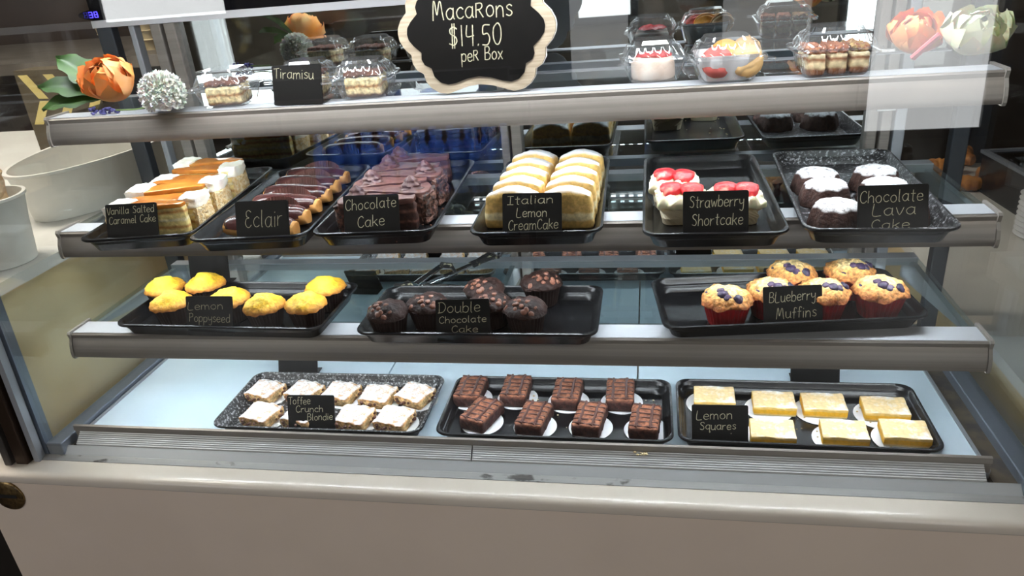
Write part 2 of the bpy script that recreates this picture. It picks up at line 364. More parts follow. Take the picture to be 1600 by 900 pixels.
obj('rear_side_glass', MB().box(-.616, -.548, YM+.004, YM+.008, -.145, .3935), glass_side, case, smooth=0)
obj('rear_side_glass', MB().box(.575, .64, YM+.004, YM+.008, -.145, .3935), glass_side, case, smooth=0)
obj('door_handle', MB().box(.532, .556, YM-.024, YM-.016, .21, .225), M('white_handle', rgb(200, 200, 198), .4), case)
# thermometer read-out on the header
th = MB(); th.loft([[(.034*math.cos(2*PI*j/24)**1, 0-.0, .008*math.sin(2*PI*j/24)) for j in range(24)], [(.034*math.cos(2*PI*j/24), -.004, .008*math.sin(2*PI*j/24)) for j in range(24)]])
tho = obj('thermometer', th, black_paint, case, loc=(-.630, YM-.012, .4135))
seg = emitter('blue_led_digits', (.08, .06, 1.0), 3.5)
SEG = {'3': 'abgcd', '8': 'abcdefg'}
dg = MB()
for ci, ch in enumerate('38'):
    ox = -.014+ci*.009
    P_ = {'a': (0, .008, .006, .0091), 'b': (.0052, .0045, .0062, .009), 'c': (.0052, 0, .0062, .0046), 'd': (0, 0, .006, .0011), 'e': (0, 0, .001, .0046), 'f': (0, .0045, .001, .009), 'g': (0, .0040, .006, .0051)}
    for s_ in SEG[ch]:
        a = P_[s_]; dg.box(ox+a[0], ox+a[2], -.0049, -.0042, -.0045+a[1], -.0045+a[3])
obj('digits', dg, seg, tho, smooth=0)
# top panel with its light
obj('top_panel', MB().box(XL, XR, -.058, YM+.02, .486, .50), alu_grey, case, smooth=0)
tl = obj('top_light', MB().box(-.58, .58, .0, .03, .474, .486), alu, case, smooth=0)
obj('led_tube', MB().box(-.56, .56, .004, .026, .469, .473), top_led, tl, smooth=0)
# shelves
SH = {1: (.0915, .2908), 2: (.0425, .1404), 3: (.0, .0)}
def shelf(k):
    yf, z = SH[k]; yb = .266
    s = obj('glass_shelf', MB().box(-H+.004, H-.004, yf+.030, yb, z-.006, z-.0005), glass_shelf, case, smooth=0)
    prof = [(.036, -.0008), (.036, .0004), (0, 0), (-.0022, -.002), (-.0015, -.007), (-.0026, -.009), (-.0055, -.016), (-.0078, -.026), (-.0080, -.033), (-.0070, -.0360), (-.0050, -.0360), (-.0050, -.0300), (.012, -.0300), (.012, -.012), (.036, -.0075)]
    obj('shelf_rail', MB().prism_x([(yf+a, z+b) for a, b in prof], -H+.004, H-.004), alu, s, smooth=30)
    obj('top_strip', MB().box(-H+.005, H-.005, yf+.0008, yf+.035, z+.0004, z+.0008), M('pale_lit_strip', rgb(206, 210, 216), .4, .2), s, smooth=0)  # paler than the rail; LED light on it is put into the colour
    for sx in (-1, 1):
        cp = [(.042, -.002), (.042, .003), (-.003, .003), (-.0052, .000), (-.0035, -.008), (-.008, -.017), (-.0102, -.027), (-.0102, -.034), (-.008, -.038), (.016, -.038), (.016, -.012), (.042, -.009)]
        obj('end_cap', MB().prism_x([(yf+a, z+b) for a, b in cp], sx*(H-.004) if sx > 0 else -H, H if sx > 0 else -H+.004), cap_grey, s, smooth=0)
    obj('rear_rail', MB().box(-H+.004, H-.004, yb-.016, yb+.004, z-.012, z+.0001), alu_grey, s, smooth=0)
    st = MB(); st.box(-H+.02, H-.02, yf-.003, yf+.010, z-.0325, z-.0302)
    st = obj('light_channel', st, alu_grey, s, smooth=0)
    ch = MB(); n = 72
    for i in range(n):
        x = -H+.03+(2*H-.06)*i/(n-1); ch.box(x-.004, x+.004, yf, yf+.006, z-.0337, z-.0325)
    obj('led_strip', ch, led_cool, st, smooth=0)
    if k == 3:  # rear LEDs added to brighten the back of the deck
        ch = MB()
        for i in range(60):
            x = -H+.04+(2*H-.08)*i/59; ch.box(x-.003, x+.003, yb-.009, yb-.005, z-.0132, z-.012)
        obj('added_rear_led_strip', ch, led_cool, s, smooth=0)
    for x in (-.606, .0, .596):
        br = MB(); br.add([(x, yf+.05, z-.007), (x+.008, yf+.05, z-.007), (x+.008, YM-.014, z-.007), (x, YM-.014, z-.007), (x, yf+.05, z-.012), (x+.008, yf+.05, z-.012), (x+.008, YM-.014, z-.045), (x, YM-.014, z-.045)],
                          [(0,1,2,3), (7,6,5,4), (0,4,5,1), (2,6,7,3), (0,3,7,4), (1,5,6,2)])
        obj('shelf_bracket', br, alu_grey, s, smooth=0)
for k in (1, 2, 3): shelf(k)
ZS1, ZS2, ZS3, ZD = .2922, .1408, .0004, -.150

# ------------------------------------------------------------------ trays
def tray_mesh(mat, key, w=.155, d=.315, h=.021):
    r = .018
    rings = [rrect(w-.030, d-.030, r*.7, 0), rrect(w-.024, d-.024, r*.8, .001), rrect(w-.012, d-.012, r, h-.006), rrect(w-.002, d-.002, r, h-.004), rrect(w, d, r, h-.002), rrect(w-.001, d-.001, r, h),
             rrect(w-.006, d-.006, r, h+.0004), rrect(w-.010, d-.010, r, h-.002), rrect(w-.015, d-.015, r*.9, .011), rrect(w-.019, d-.019, r*.9, .0095), rrect(w-.026, d-.026, r*.8, .0035), rrect(w-.036, d-.036, r*.6, .003)]
    return mesh(MB().loft(rings), key, mat, 50)
TM = tray_mesh(tray_black, 'serving_tray'); TMD = tray_mesh(tray_dusted, 'dusted_serving_tray')
def tray(cx, cy, z, rz, label, group, me=TM, sx=1, sy=1):
    o = bpy.data.objects.new('serving_tray', me); COL.objects.link(o); o.location = (cx, cy, z); o.rotation_euler = (0, 0, rz); o.scale = (sx, sy, 1)
    return tag(o, label, 'tray', group)
A = math.radians
Z2 = ZS2+.0006; Z3 = ZS3+.0006; Z4 = ZD+.0002
G2, G3, G4 = 'trays on the middle shelf', 'trays on the muffin shelf', 'trays on the white deck'
tray(-.442, .115, Z2, A(6.8), 'black tray under the caramel cake slices, leftmost on its shelf', G2)
tray(-.2765, .107, Z2, A(4.3), 'black tray under the eclairs', G2)
tray(-.114, .118, Z2, A(2.7), 'black tray under the chocolate cake slices', G2)
tray(.089, .110, Z2, A(1), 'black tray under the loaf of lemon cream cake slices', G2)
tray(.2905, .097, Z2, 0, 'black tray with the strawberry shortcakes, mostly empty', G2)
tray(.464, .102, Z2, A(-2), 'sugar-dusted black tray under the lava cakes', G2, TMD)
tray(-.3625, .0555, Z3, A(-1.5+90), 'wide black tray under the yellow lemon muffins', G3, sx=.96)
tray(.001, .040, Z3, A(90), 'wide black tray under the dark chocolate muffins', G3, sx=.93)
tray(.386, .077, Z3, A(96.3), 'wide black tray under the red-cupped blueberry muffins', G3, sx=.96)
tray(-.243, .037, Z4, A(90), 'sugar-dusted tray under the blondies on the white deck', G4, TMD, sx=.96)
tray(.092, .037, Z4, A(90), 'black tray under the drizzled brownies on the white deck', G4, sx=.96, sy=1.01)
tray(.414, .039, Z4, A(89.5), 'black tray under the lemon squares on the white deck', G4, sx=.96)
T = .0037       # tray floor thickness
F2, F3, F4 = Z2+T, Z3+T, Z4+T

# ------------------------------------------------------------------ caramel cake slices
def wedge(L, wt, wr, h, nl=14, nw=6, nh=8, bulge=.006, r=.003):
    """wedge along x from narrow tip (-L/2) to broad rim (+L/2)"""
    b = rbox(1, 1, 1, nl, nw, nh, r=.05)
    def fn(p):
        u = p.x+.5; w_ = wt+(wr-wt)*u
        return ((p.x*L)+bulge*(1-(2*p.y)**2)*u**3, p.y*w_, p.z*h)
    return b.map(fn)
SP = rgb(238, 214, 140); CR = rgb(246, 232, 190); CA = rgb(176, 112, 50)
car_body = layered('caramel_sponge', [(0, SP), (.010, rgb(190, 132, 70)), (.0135, SP), (.020, CR), (.023, SP), (.030, rgb(196, 140, 78)), (.034, SP), (.038, CR)], wob=.003)
car_top = M('caramel_glaze', rgb(206, 132, 52), .22, c2=rgb(176, 104, 36), nscale=25, sss=.1)
cream_w = M('whipped_cream', rgb(248, 244, 236), .55, c2=rgb(240, 232, 214), nscale=60, bump=.5, bscale=120, sss=.1)
nut = M('nut_crumb', rgb(222, 182, 122), .85, c2=rgb(240, 220, 180), nscale=240, lo=.4, hi=.6, bump=1.0, bscale=300)
def caramel_slice():
    t = thing('caramel_cake_slice', '', 'cake slice', group='vanilla caramel cake slices')
    L, h = .099, .040
    obj('sponge', wedge(L, .010, .043, h).rough(.0016, 160, 1, zmin=.002), car_body, t, smooth=60)
    g = wedge(L*.80, .0120, .040, .0055, bulge=0).map(lambda p: (p.x-L*.095, p.y, p.z+h-.0018-.002*(abs(p.y)*45)**2*.5)).rough(.0008, 120, 2)
    obj('caramel_glaze', g, car_top, t, smooth=60)
    f = wedge(.027, .036, .045, h*.36, 5, 10, 6, bulge=.005).map(lambda p: (p.x+L/2-.009, p.y, p.z+h*.76)).rough(.0028, 110, 3)
    obj('frosting', f, cream_w, t, smooth=60)
    n_ = wedge(.007, .042, .045, h*.76, 3, 12, 10, bulge=.006).map(lambda p: (p.x+L/2+.0012, p.y, p.z+.001)).rough(.0022, 260, 4)
    obj('nut_crust', n_, nut, t, smooth=30)
    return t
proto = caramel_slice()
cs = [(1, 'front caramel cake slice half hidden behind its sign'), (0, 'caramel cake slice with nutty rim to the right, nearest its sign'),
      (1, 'caramel cake slice with cream rim at left, second from front'), (0, 'caramel cake slice with nutty rim to the right, middle of three such'),
      (1, 'caramel cake slice with cream rim at left, third from front'), (0, 'caramel cake slice with nutty rim to the right, nearest the back'),
      (1, 'rearmost caramel cake slice, layered tip pointing right')]
tx, ty, tr = -.442, .115, A(6.8)
for i, (flip, lb) in enumerate(cs):
    v = (-.100, -.067, -.034, -.001, .032, .065, .098)[i]; u = .003 if not flip else (.0, -.003, -.003, .003)[i//2]
    x = tx+u*math.cos(tr)-v*math.sin(tr); y = ty+u*math.sin(tr)+v*math.cos(tr)
    lab = lb
    rz = tr+(A(180-5+3*(i % 3)) if flip else A(-5+3*(i % 3)))
    if i == 0: proto.location = (x, y, F2); proto.rotation_euler = (0, 0, rz); proto['label'] = lab
    else: dup(proto, (x, y, F2), rz, lab).scale = (1, 1, (1, .95, 1.06, 1.02, .93, 1.05, 1.1)[i])

# ------------------------------------------------------------------ eclairs
bun_m = M('choux_pastry', rgb(232, 178, 106), .65, c2=rgb(206, 142, 74), nscale=40, bump=.5, bscale=120)
choc_glaze = M('chocolate_glaze', rgb(78, 44, 42), .2, c2=rgb(62, 32, 30), nscale=30)
def capsule(L, w_, h, nx=24, n=16, bot=.0, up=1.0):
    rings = []
    for i in range(1, nx):
        t = -1+2*i/nx; s = (1-abs(t)**3.2)**.5
        ring = []
        for j in range(n):
            a = 2*PI*j/n; c, q = math.cos(a), math.sin(a)
            ring.append((t*L/2, c*w_/2*s, h*.45+q*(h*.55 if q > 0 else h*.45)*(.35+.65*s)))
        rings.append(ring)
    return MB().loft(rings)
def eclair():
    t = thing('eclair', '', 'eclair', group='chocolate eclairs')
    b = capsule(.114, .037, .026).rough(.0016, 90, 5).map(lambda p: (p.x, p.y, max(.0004, p.z)))
    obj('choux_bun', b, bun_m, t, smooth=70)
    g = capsule(.107, .0395, .027).map(lambda p: (p.x, p.y, max(p.z+.0016, .0135+.003*noise.noise(Vector((p.x*70, p.y*70, 2)))))).rough(.0006, 60, 6)
    obj('chocolate_glaze', g, choc_glaze, t, smooth=70)
    n = 96; rings = []
    for z, k in ((0.0006, .80), (.010, .93), (.020, 1.03), (.025, 1.08)):
        ring = []
        for j in range(n):
            a = 2*PI*j/n; f = 1+.02*(1 if j % 2 else -1)
            hh = z*(1.25 if math.sin(a) > 0 else .55)*(.55+.45*abs(math.sin(a)))
            ring.append((.034*k*f*math.cos(a), .0218*k*f*math.sin(a)+ (z*.12 if math.sin(a) > 0 else 0), hh+.0003))
        rings.append(ring)
    o = obj('paper_liner', MB().loft(rings, True, False), M('brown_liner_paper', rgb(86, 44, 34), .6, c2=rgb(66, 32, 25), nscale=30), t, smooth=0)
    s = o.modifiers.new('solidify', 'SOLIDIFY'); s.thickness = .0003
    return t
pe = eclair()
el = ['front eclair lying behind the Eclair sign', 'eclair second from the front of its tray', 'eclair third from the front of its tray',
      'eclair fourth from the front of its tray', 'eclair fifth from the front of its tray', 'rearmost eclair on its tray']
tx, ty, tr = -.2765, .107, A(4.3)
for i in range(6):
    v = -.108+i*.0445; x = tx-v*math.sin(tr); y = ty+v*math.cos(tr)
    if i == 0: pe.location = (x, y, F2); pe.rotation_euler = (0, 0, tr+A(-12)); pe['label'] = el[0]
    else: dup(pe, (x, y, F2), tr+A(-11+R.uniform(-2, 2)), el[i])

# ------------------------------------------------------------------ chocolate cake slices
DB = rgb(60, 32, 24); FB = rgb(112, 72, 60)
choc_body = layered('chocolate_sponge', [(0, DB), (.011, FB), (.0135, DB), (.024, FB), (.0265, DB)], wob=.002, speck=.2)
choc_frost = M('chocolate_frosting', rgb(98, 62, 54), .45, c2=rgb(80, 48, 42), nscale=50, bump=.3, bscale=90)
choc_shav = M('chocolate_shavings', rgb(44, 26, 22), .55, c2=rgb(120, 80, 66), nscale=200, lo=.45, hi=.6, bump=1, bscale=300)
def rosette(r, h, n=24, turns=5):
    mb = MB(); rings = []
    for i in range(12):
        t = i/11; rr = r*(1-t)**.7*(.9+.1*math.sin(t*20))+.0006
        rings.append([(rr*(1+.16*math.cos(6*(2*PI*j/n)+t*7))*math.cos(2*PI*j/n), rr*(1+.16*math.cos(6*(2*PI*j/n)+t*7))*math.sin(2*PI*j/n), h*t) for j in range(n)])
    return mb.loft(rings)
def choc_slice():
    t = thing('chocolate_cake_slice', '', 'cake slice', group='chocolate cake slices')
    L, h = .092, .037
    obj('sponge', wedge(L, .010, .044, h).rough(.0018, 150, 11, zmin=.002), choc_body, t, smooth=50)
    f = wedge(L*1.0, .0125, .046, .0075).map(lambda p: (p.x+.001, p.y, p.z+h-.002)).rough(.0016, 90, 12)
    obj('frosting', f, choc_frost, t, smooth=60)
    obj('rosette', rosette(.0160, .018).move(L/2-.017, 0, h+.004), choc_frost, t, smooth=60)
    n_ = wedge(.008, .042, .046, h, 3, 12, 10, bulge=.006).map(lambda p: (p.x+L/2+.0012, p.y, p.z+.001)).rough(.0034, 240, 13)
    obj('chocolate_shavings', n_, choc_shav, t, smooth=20)
    obj('paper_doily', MB().lathe([(.034, 0), (.034, .0004)], 40).map(lambda p: (p.x*.95+L/2-.026, p.y*.72, p.z)), paper_white, t, smooth=0)
    return t
pc = choc_slice()
cl = [(1, 'front chocolate cake slice, mostly hidden behind its sign'), (0, 'chocolate cake slice behind the sign, shavings-covered rim to the right'),
      (1, 'chocolate cake slice with its rosette at left, third from the front'), (0, 'chocolate cake slice with rim at right over a white doily, fourth from the front'),
      (1, 'chocolate cake slice with rosette at left, fifth from the front'), (1, 'rearmost chocolate cake slice, layered tip pointing right')]
tx, ty, tr = -.114, .118, A(2.7)
for i, (flip, lb) in enumerate(cl):
    v = (-.100, -.064, -.028, .008, .046, .094)[i]; u = (-.001, .003, -.003, .004, .0, .003)[i]
    x = tx+u*math.cos(tr)-v*math.sin(tr); y = ty+u*math.sin(tr)+v*math.cos(tr)
    rz = tr+(A(177+2*(i % 3)) if flip else A(-3))
    if i == 0: pc.location = (x, y, F2+.0002); pc.rotation_euler = (0, 0, rz); pc['label'] = lb
    else: dup(pc, (x, y, F2+.0002), rz, lb)

# ------------------------------------------------------------------ lemon cream cake slices
LY = rgb(226, 186, 108); LC = rgb(244, 228, 180)
lem_body = layered('lemon_cream_sponge', [(0, rgb(206, 158, 78)), (.003, LY), (.012, LC), (.021, LY), (.024, rgb(222, 182, 112)), (.030, LY)], dust=(SUGAR, .35, .75, 45, 1.0), wob=.004)
def lemon_slice():
    h = .035
    b = rbox(.066, .0415, h, 16, 10, 10, r=.004)
    def fn(p):
        k = p.z/h
        return (p.x*(1-.10*k*k), p.y, p.z+k**3*(.0125*math.cos(p.x/.066*PI*.82)-.004*(p.y/.02)))
    t = obj('lemon_cream_cake_slice', b.map(fn).rough(.0012, 120, 21, zmin=.002), lem_body, smooth=60)
    return tag(t, '', 'cake slice', 'lemon cream cake slices')
pl = lemon_slice()
rows = ['front', 'second', 'middle', 'fourth', 'rearmost']
for i in range(5):
    for j in range(2):
        o = pl if (i, j) == (0, 0) else pl.copy()
        if o is not pl: COL.objects.link(o)
        o.location = (.0895+(-.0332 if j == 0 else .0332)+i*.001, .030+i*.0425+(0 if j == 0 else -.006), F2)
        o.rotation_euler = (0, 0, A(-3 if j == 0 else 2)); o.scale = (1, .98, 1)
        o['label'] = 'sugar-topped lemon cream cake slice, %s row of the loaf, %s half' % (rows[i], 'left' if j == 0 else 'right')

# ------------------------------------------------------------------ strawberry shortcakes
straw_red = M('strawberry_flesh', rgb(204, 34, 42), .35, c2=rgb(240, 150, 130), nscale=70, lo=.52, hi=.68, bump=.3, bscale=200, sss=.1)
short_cup = M('cream_paper_cup', rgb(238, 226, 196), .7, c2=rgb(226, 208, 168), nscale=25)
pale_cream = M('pale_yellow_cream', rgb(250, 242, 205), .5, bump=.3, bscale=100, sss=.1)
def shortcake(d=.052):
    t = thing('strawberry_shortcake', '', 'shortcake', group='strawberry shortcakes')
    b = MB(); n = 6; hs = ((0, .80), (.008, .86), (.019, .97), (.022, 1.0))
    rr = []
    for z, k in hs:
        ring = rrect(.056*k, d*k, .010, z)
        rr.append([(x*(1+(.016 if q % 2 else -.004)), y*(1+(.016 if q % 2 else -.004)), z_) for q, (x, y, z_) in enumerate(_dens(ring))])
    obj('paper_cup', b.loft(rr), short_cup, t, smooth=20)
    c = rbox(.058, d+.003, .012, 22, 22, 4, r=.005, z0=.020)
    c.map(lambda p: (p.x*(1+.05*math.sin(p.y*420)), p.y*(1+.05*math.sin(p.x*420)), p.z+.0042*math.sin(p.x*330)*math.sin(p.y*330)*(1 if p.z > .027 else 0))).rough(.0022, 130, 31)
    obj('whipped_cream', c, pale_cream, t, smooth=60)
    k = 0
    for sx in (-1, 1):
        for sy in (-.15*sx,):
            s = MB(); n2 = 18; pts = []
            for j in range(n2):
                a = 2*PI*j/n2; r_ = .0135*(1+.24*math.cos(a-.3)+.09*math.cos(3*a))
                pts.append((r_*math.cos(a), r_*.92*math.sin(a)))
            s.loft([[(x*q, y*q, z) for x, y in pts] for q, z in ((.7, 0), (1, .0015), (.98, .004), (.6, .0068), (.2, .0076))])
            a = k*2.3+.4; k += 1
            tl_ = A(26); s.rotz(a).map(lambda p: (p.x, p.y*math.cos(tl_)-p.z*math.sin(tl_), p.y*math.sin(tl_)+p.z*math.cos(tl_)))
            obj('strawberry', s.move(sx*.0145, sy*d*.235-.002, .0345).rough(.0006, 200, k), straw_red, t, smooth=60)
    return t
def _dens(ring, m=3):
    out = []
    for i, p in enumerate(ring):
        q = ring[(i+1) % len(ring)]; L_ = math.dist(p, q); k = max(1, int(L_/.0035))
        for j in range(k): out.append((p[0]+(q[0]-p[0])*j/k, p[1]+(q[1]-p[1])*j/k, p[2]))
    return out
sk = shortcake(); sk.location = (.2585, .035, F2); sk.rotation_euler = (0, 0, A(3)); sk['label'] = 'front left strawberry shortcake in a pale paper cup'
dup(sk, (.2515, .093, F2), A(-4), 'strawberry shortcake behind the front left one')
dup(sk, (.3200, .030, F2), A(6), 'strawberry shortcake at the right, partly behind the Strawberry Shortcake sign')

# ------------------------------------------------------------------ lava cakes
lava_m = M('lava_cake_crumb', rgb(52, 30, 24), .8, c2=rgb(72, 46, 38), nscale=180, bump=.9, bscale=260, dust=(SUGAR, .45, .72, 160, .95))
def lava():
    n = 40; rings = []
    for z, r in ((0, .0285), (.003, .0295), (.013, .0272), (.021, .0250), (.0245, .0232), (.0264, .019), (.0272, .012), (.0275, .003)):
        rings.append([(r*(1+.055*(z < .023)*math.cos(8*2*PI*j/n))*math.cos(2*PI*j/n), r*(1+.055*(z < .023)*math.cos(8*2*PI*j/n))*math.sin(2*PI*j/n), z) for j in range(n)])
    return tag(obj('lava_cake', MB().loft(rings).rough(.0011, 220, 41, zmin=.001), lava_m, smooth=60), '', 'cake', 'sugar-dusted lava cakes')
pv = lava()
lv = [((1309, 315), 'front left sugar-topped lava cake beside the Lava sign'), ((1291, 283), 'middle lava cake of the left column'), ((1277, 265), 'back left lava cake in the tray corner'),
      ((1412, 309), 'front right lava cake almost hidden behind the Lava sign'), ((1384, 281), 'middle lava cake of the right column, just above the sign'), ((1369, 261), 'back right lava cake')]
for i, (q, lb) in enumerate(lv):
    x, y = at(q[0], q[1], F2+.0275); o = pv if i == 0 else pv.copy()
    if i: COL.objects.link(o)
    o.location = (x, y, F2); o.rotation_euler = (0, 0, i*1.1); o['label'] = lb

# ------------------------------------------------------------------ muffins
lemtop = layered('lemon_muffin_crust', [(0, rgb(196, 124, 50)), (.0315, rgb(226, 160, 52)), (.036, rgb(242, 190, 44)), (.0425, rgb(246, 208, 60))], rough=.6, wob=.0035, nscale=90, bump=.6, bscale=170, speck=.12)
chotop = M('chocolate_muffin_crust', rgb(50, 30, 25), .6, c2=rgb(34, 20, 17), nscale=60, bump=1.0, bscale=150, spec=.25)
bluetop = layered('blueberry_muffin_crust', [(0, rgb(176, 100, 50)), (.0335, rgb(208, 140, 74)), (.039, rgb(226, 170, 98)), (.0445, rgb(240, 208, 146))], rough=.7, wob=.005, nscale=70, bump=1, bscale=180, speck=.25)
berry = M('baked_blueberry', rgb(38, 34, 62), .35, c2=rgb(84, 62, 92), nscale=120, bump=.4, bscale=200)
chip = M('chocolate_chip', rgb(122, 78, 60), .4)
def dome(r, h, seed, amp, n=36, peak=0.0, tilt=(0, 0)):
    rings = []
    for k in range(15):
        t = k/14
        if t < .2: rr, z = r*(.84+.16*t/.2), h*(.10*t/.2)-.002
        else:
            a = (t-.2)/.8*PI/2; rr, z = r*math.cos(a)**.9+.0004, h*(.10+.9*math.sin(a)) - .002 + peak*math.sin(a)**6
        rings.append([(rr*math.cos(2*PI*j/n), rr*math.sin(2*PI*j/n), z) for j in range(n)])
    m = MB().loft(rings).rough(amp, 75, seed).rough(amp*.5, 230, seed+5)
    return m
def muffin(name, label_g, cat, top_m, cup_m, r, hc, hd, seed, amp, bits=None, peak=0, fl=32):
    t = thing(name, '', cat, group=label_g)
    n = fl*4; rt = r*.93
    prof = [(rt*.72, 0), (rt*.74, .0008), (rt*.98, hc*.96), (rt*1.02, hc)]
    rings = [[(q*(1+(.028 if z > .0005 else 0)*math.cos(fl*2*PI*j/n))*math.cos(2*PI*j/n), q*(1+(.028 if z > .0005 else 0)*math.cos(fl*2*PI*j/n))*math.sin(2*PI*j/n), z) for j in range(n)] for q, z in prof]
    obj('paper_cup', MB().loft(rings), cup_m, t, smooth=30)
    tm = dome(r, hd, seed, amp, peak=peak).move(0, 0, hc-.001)
    top = obj('muffin_top', tm, top_m, t, smooth=70)
    if bits:
        kind, m_, sz, cnt, flat = bits
        rr = random.Random(seed)
        for k in range(cnt):
            a = -1.55+2.6*((k*.618+.13) % 1-.5); e = (.45, .8, 1.15, .62, .98, 1.3)[k % 6]+rr.uniform(-.08, .08)
            dx, dy, dz = math.cos(a)*math.cos(e), math.sin(a)*math.cos(e), math.sin(e)
            s = sz*rr.uniform(.8, 1.25)
            b = ball((0, 0, 0), s, s, s*flat, 10, 7).rough(s*.25, 160, k+seed)
            rot = Vector((0, 0, 1)).rotation_difference(Vector((dx, dy, dz*1.2)).normalized()).to_matrix()
            b.map(lambda p: rot @ p); b.move(dx*r*.93, dy*r*.93, hc-.0025+dz*(hd+peak)*.98)
            obj(kind, b, m_, top, smooth=60)
    return t
def row(proto, items, z, zc, tilt=0):
    for i, it in enumerate(items):
        q, lb = it[0], it[1]; s = it[2] if len(it) > 2 else 1.0
        x, y = at(q[0], q[1], z+zc); y -= .009; rz = ((i*.83) % 1.5)-.75
        if i == 0: o = proto; o.location = (x, y, z); o['label'] = lb
        else: o = dup(proto, (x, y, z), rz, lb, s)
        o.rotation_euler = (0, 0, rz)
ml = muffin('lemon_muffin', 'yellow lemon muffins', 'muffin', lemtop, paper_dark, .0288, .030, .0145, 3, .0026, peak=.006)
row(ml, [((269, 453), 'yellow lemon muffin immediately left of the Lemon Poppyseed sign'), ((258, 431), 'yellow lemon muffin at the back left corner of its tray'), ((322, 425), 'yellow lemon muffin in the back row above the Lemon sign'),
         ((359, 448), 'yellow lemon muffin peeking out right of the Lemon Poppyseed sign'), ((413, 457), 'yellow lemon muffin second from the right in the front row'), ((478, 455), 'yellow lemon muffin at the right end of the front row'), ((508, 430), 'yellow lemon muffin in its brown cup at the back right corner')], F3, .046)
mc = muffin('chocolate_muffin', 'dark chocolate muffins', 'muffin', chotop, paper_dark, .0290, .030, .0145, 8, .0028, ('chocolate_chip', chip, .0034, 12, .5), peak=.003)
row(mc, [((606, 466), 'dark chocolate muffin at the left front corner of its tray'), ((669, 455), 'dark chocolate muffin left of the Double Chocolate sign'), ((757, 431), 'dark chocolate muffin with chips in the back row, above the sign'),
         ((766, 452), 'dark chocolate muffin peeking out behind the right edge of the Double Chocolate sign'), ((821, 461), 'dark chocolate muffin topped with many chips, right end of front row'), ((846, 421), 'dark chocolate muffin at the right of the back row')], F3, .046)
mb_ = muffin('blueberry_muffin', 'blueberry muffins in red cups', 'muffin', bluetop, paper_red, .0318, .031, .0175, 15, .0034, ('blueberry', berry, .0056, 5, .5), peak=.002)
row(mb_, [((1136, 443), 'blueberry muffin alone at the left front of its group'), ((1205, 431), 'blueberry muffin half hidden at the left edge of the Blueberry sign'), ((1237, 404), 'blueberry muffin at the left of the back row'),
          ((1287, 432), 'blueberry muffin peeking out right of the Blueberry sign'), ((1375, 429), 'blueberry muffin at the right front, red cup fully in view', 1.03), ((1327, 402), 'blueberry muffin at the right of the back row')], F3, .049)

# ------------------------------------------------------------------ blondies
blon_m = layered('blondie_crumb', [(0, rgb(206, 158, 100)), (.0025, rgb(232, 196, 140)), (.013, rgb(212, 160, 104))], dust=(SUGAR, .5, .9, 95, .80), wob=.002, speck=.3)
chunk = M('toffee_chunk', rgb(92, 56, 40), .5)
def blondie():
    t = thing('blondie', '', 'blondie', group='sugar-dusted blondies')
    obj('crumb', rbox(.049, .043, .0165, 14, 14, 8, r=.003).rough(.0022, 90, 51, zmin=.001).rough(.001, 220, 52, zmin=.001), blon_m, t, smooth=60)
    rr = random.Random(4); c = MB()
    for k in range(9):
        s = .0022*rr.uniform(.7, 1.3); side = k % 2
        p = ((rr.uniform(-.02, .02), -.0228, rr.uniform(.004, .012)), (.0243, rr.uniform(-.018, .018), rr.uniform(.004, .012)))[side]
        b = ball(p, s*1.3, s*1.3, s, 8, 6).rough(s*.3, 200, k); c.add(b.v, b.f)
    obj('toffee_bits', c, chunk, t, smooth=60)
    obj('paper_doily', MB().lathe([(.027, 0), (.027, .0003)], 40, (.007, .001, -.0006)), paper_white, t, smooth=0)
    return t
pb = blondie()
bl = [((418, 598), -14, 'blondie at the back left corner of the dusted tray'), ((478, 600), -18, 'blondie second from left in the back row'), ((534, 603), -12, 'blondie in the middle of the back row'), ((590, 610), -6, 'blondie second from right in the back row'), ((649, 606), -22, 'blondie at the right end of the back row'),
      ((405, 642), -12, 'blondie at the left end of the front row'), ((464, 650), -10, 'blondie mostly hidden behind the Toffee sign'), ((552, 645), -8, 'blondie just right of the Toffee Crunch Blondie sign'), ((613, 650), -10, 'blondie at the right end of the front row')]
for i, (q, a, lb) in enumerate(bl):
    x, y = at(q[0], q[1]+3, F4+.0165); y = min(.066, max(.0045, y))
    if i == 0: pb.location = (x, y, F4+.0007); pb.rotation_euler = (0, 0, A(a)); pb['label'] = lb
    else: dup(pb, (x, y, F4+.0007), A(a), lb)

# ------------------------------------------------------------------ brownies
brow_m = layered('brownie_crumb', [(0, rgb(64, 34, 28)), (.016, rgb(96, 56, 42)), (.0182, rgb(146, 92, 66))], wob=.0012, speck=.25, bump=.7)
driz_m = M('chocolate_drizzle', rgb(74, 42, 36), .4)
def brownie():
    t = thing('brownie', '', 'brownie', group='drizzled brownies')
    obj('crumb', rbox(.039, .059, .020, 12, 18, 8, r=.003).rough(.0014, 110, 61, zmin=.001).rough(.0006, 260, 62, zmin=.001), brow_m, t, smooth=60)
    d = MB(); rr = random.Random(3)
    for x in (-.0095, .0085):
        d.tube([(x+rr.uniform(-.0012, .0012), -.0272+.0544*k/8, .0197) for k in range(9)], [.0017+.0010*abs(math.sin(k*1.7+x*400)) for k in range(9)], 6)
    for k in range(6):
        y = -.025+.0100*k
        d.tube([(-.0185+.037*j/6, y+rr.uniform(-.001, .001), .0199) for j in range(7)], [.0009+.0007*abs(math.sin(j*2.1+k)) for j in range(7)], 6)
    obj('chocolate_drizzle', d, driz_m, t, smooth=60)
    obj('paper_doily', MB().lathe([(.030, 0), (.030, .0003)], 40, (.002, -.004, -.0006)), paper_white, t, smooth=0)
    return t
pbr = brownie()
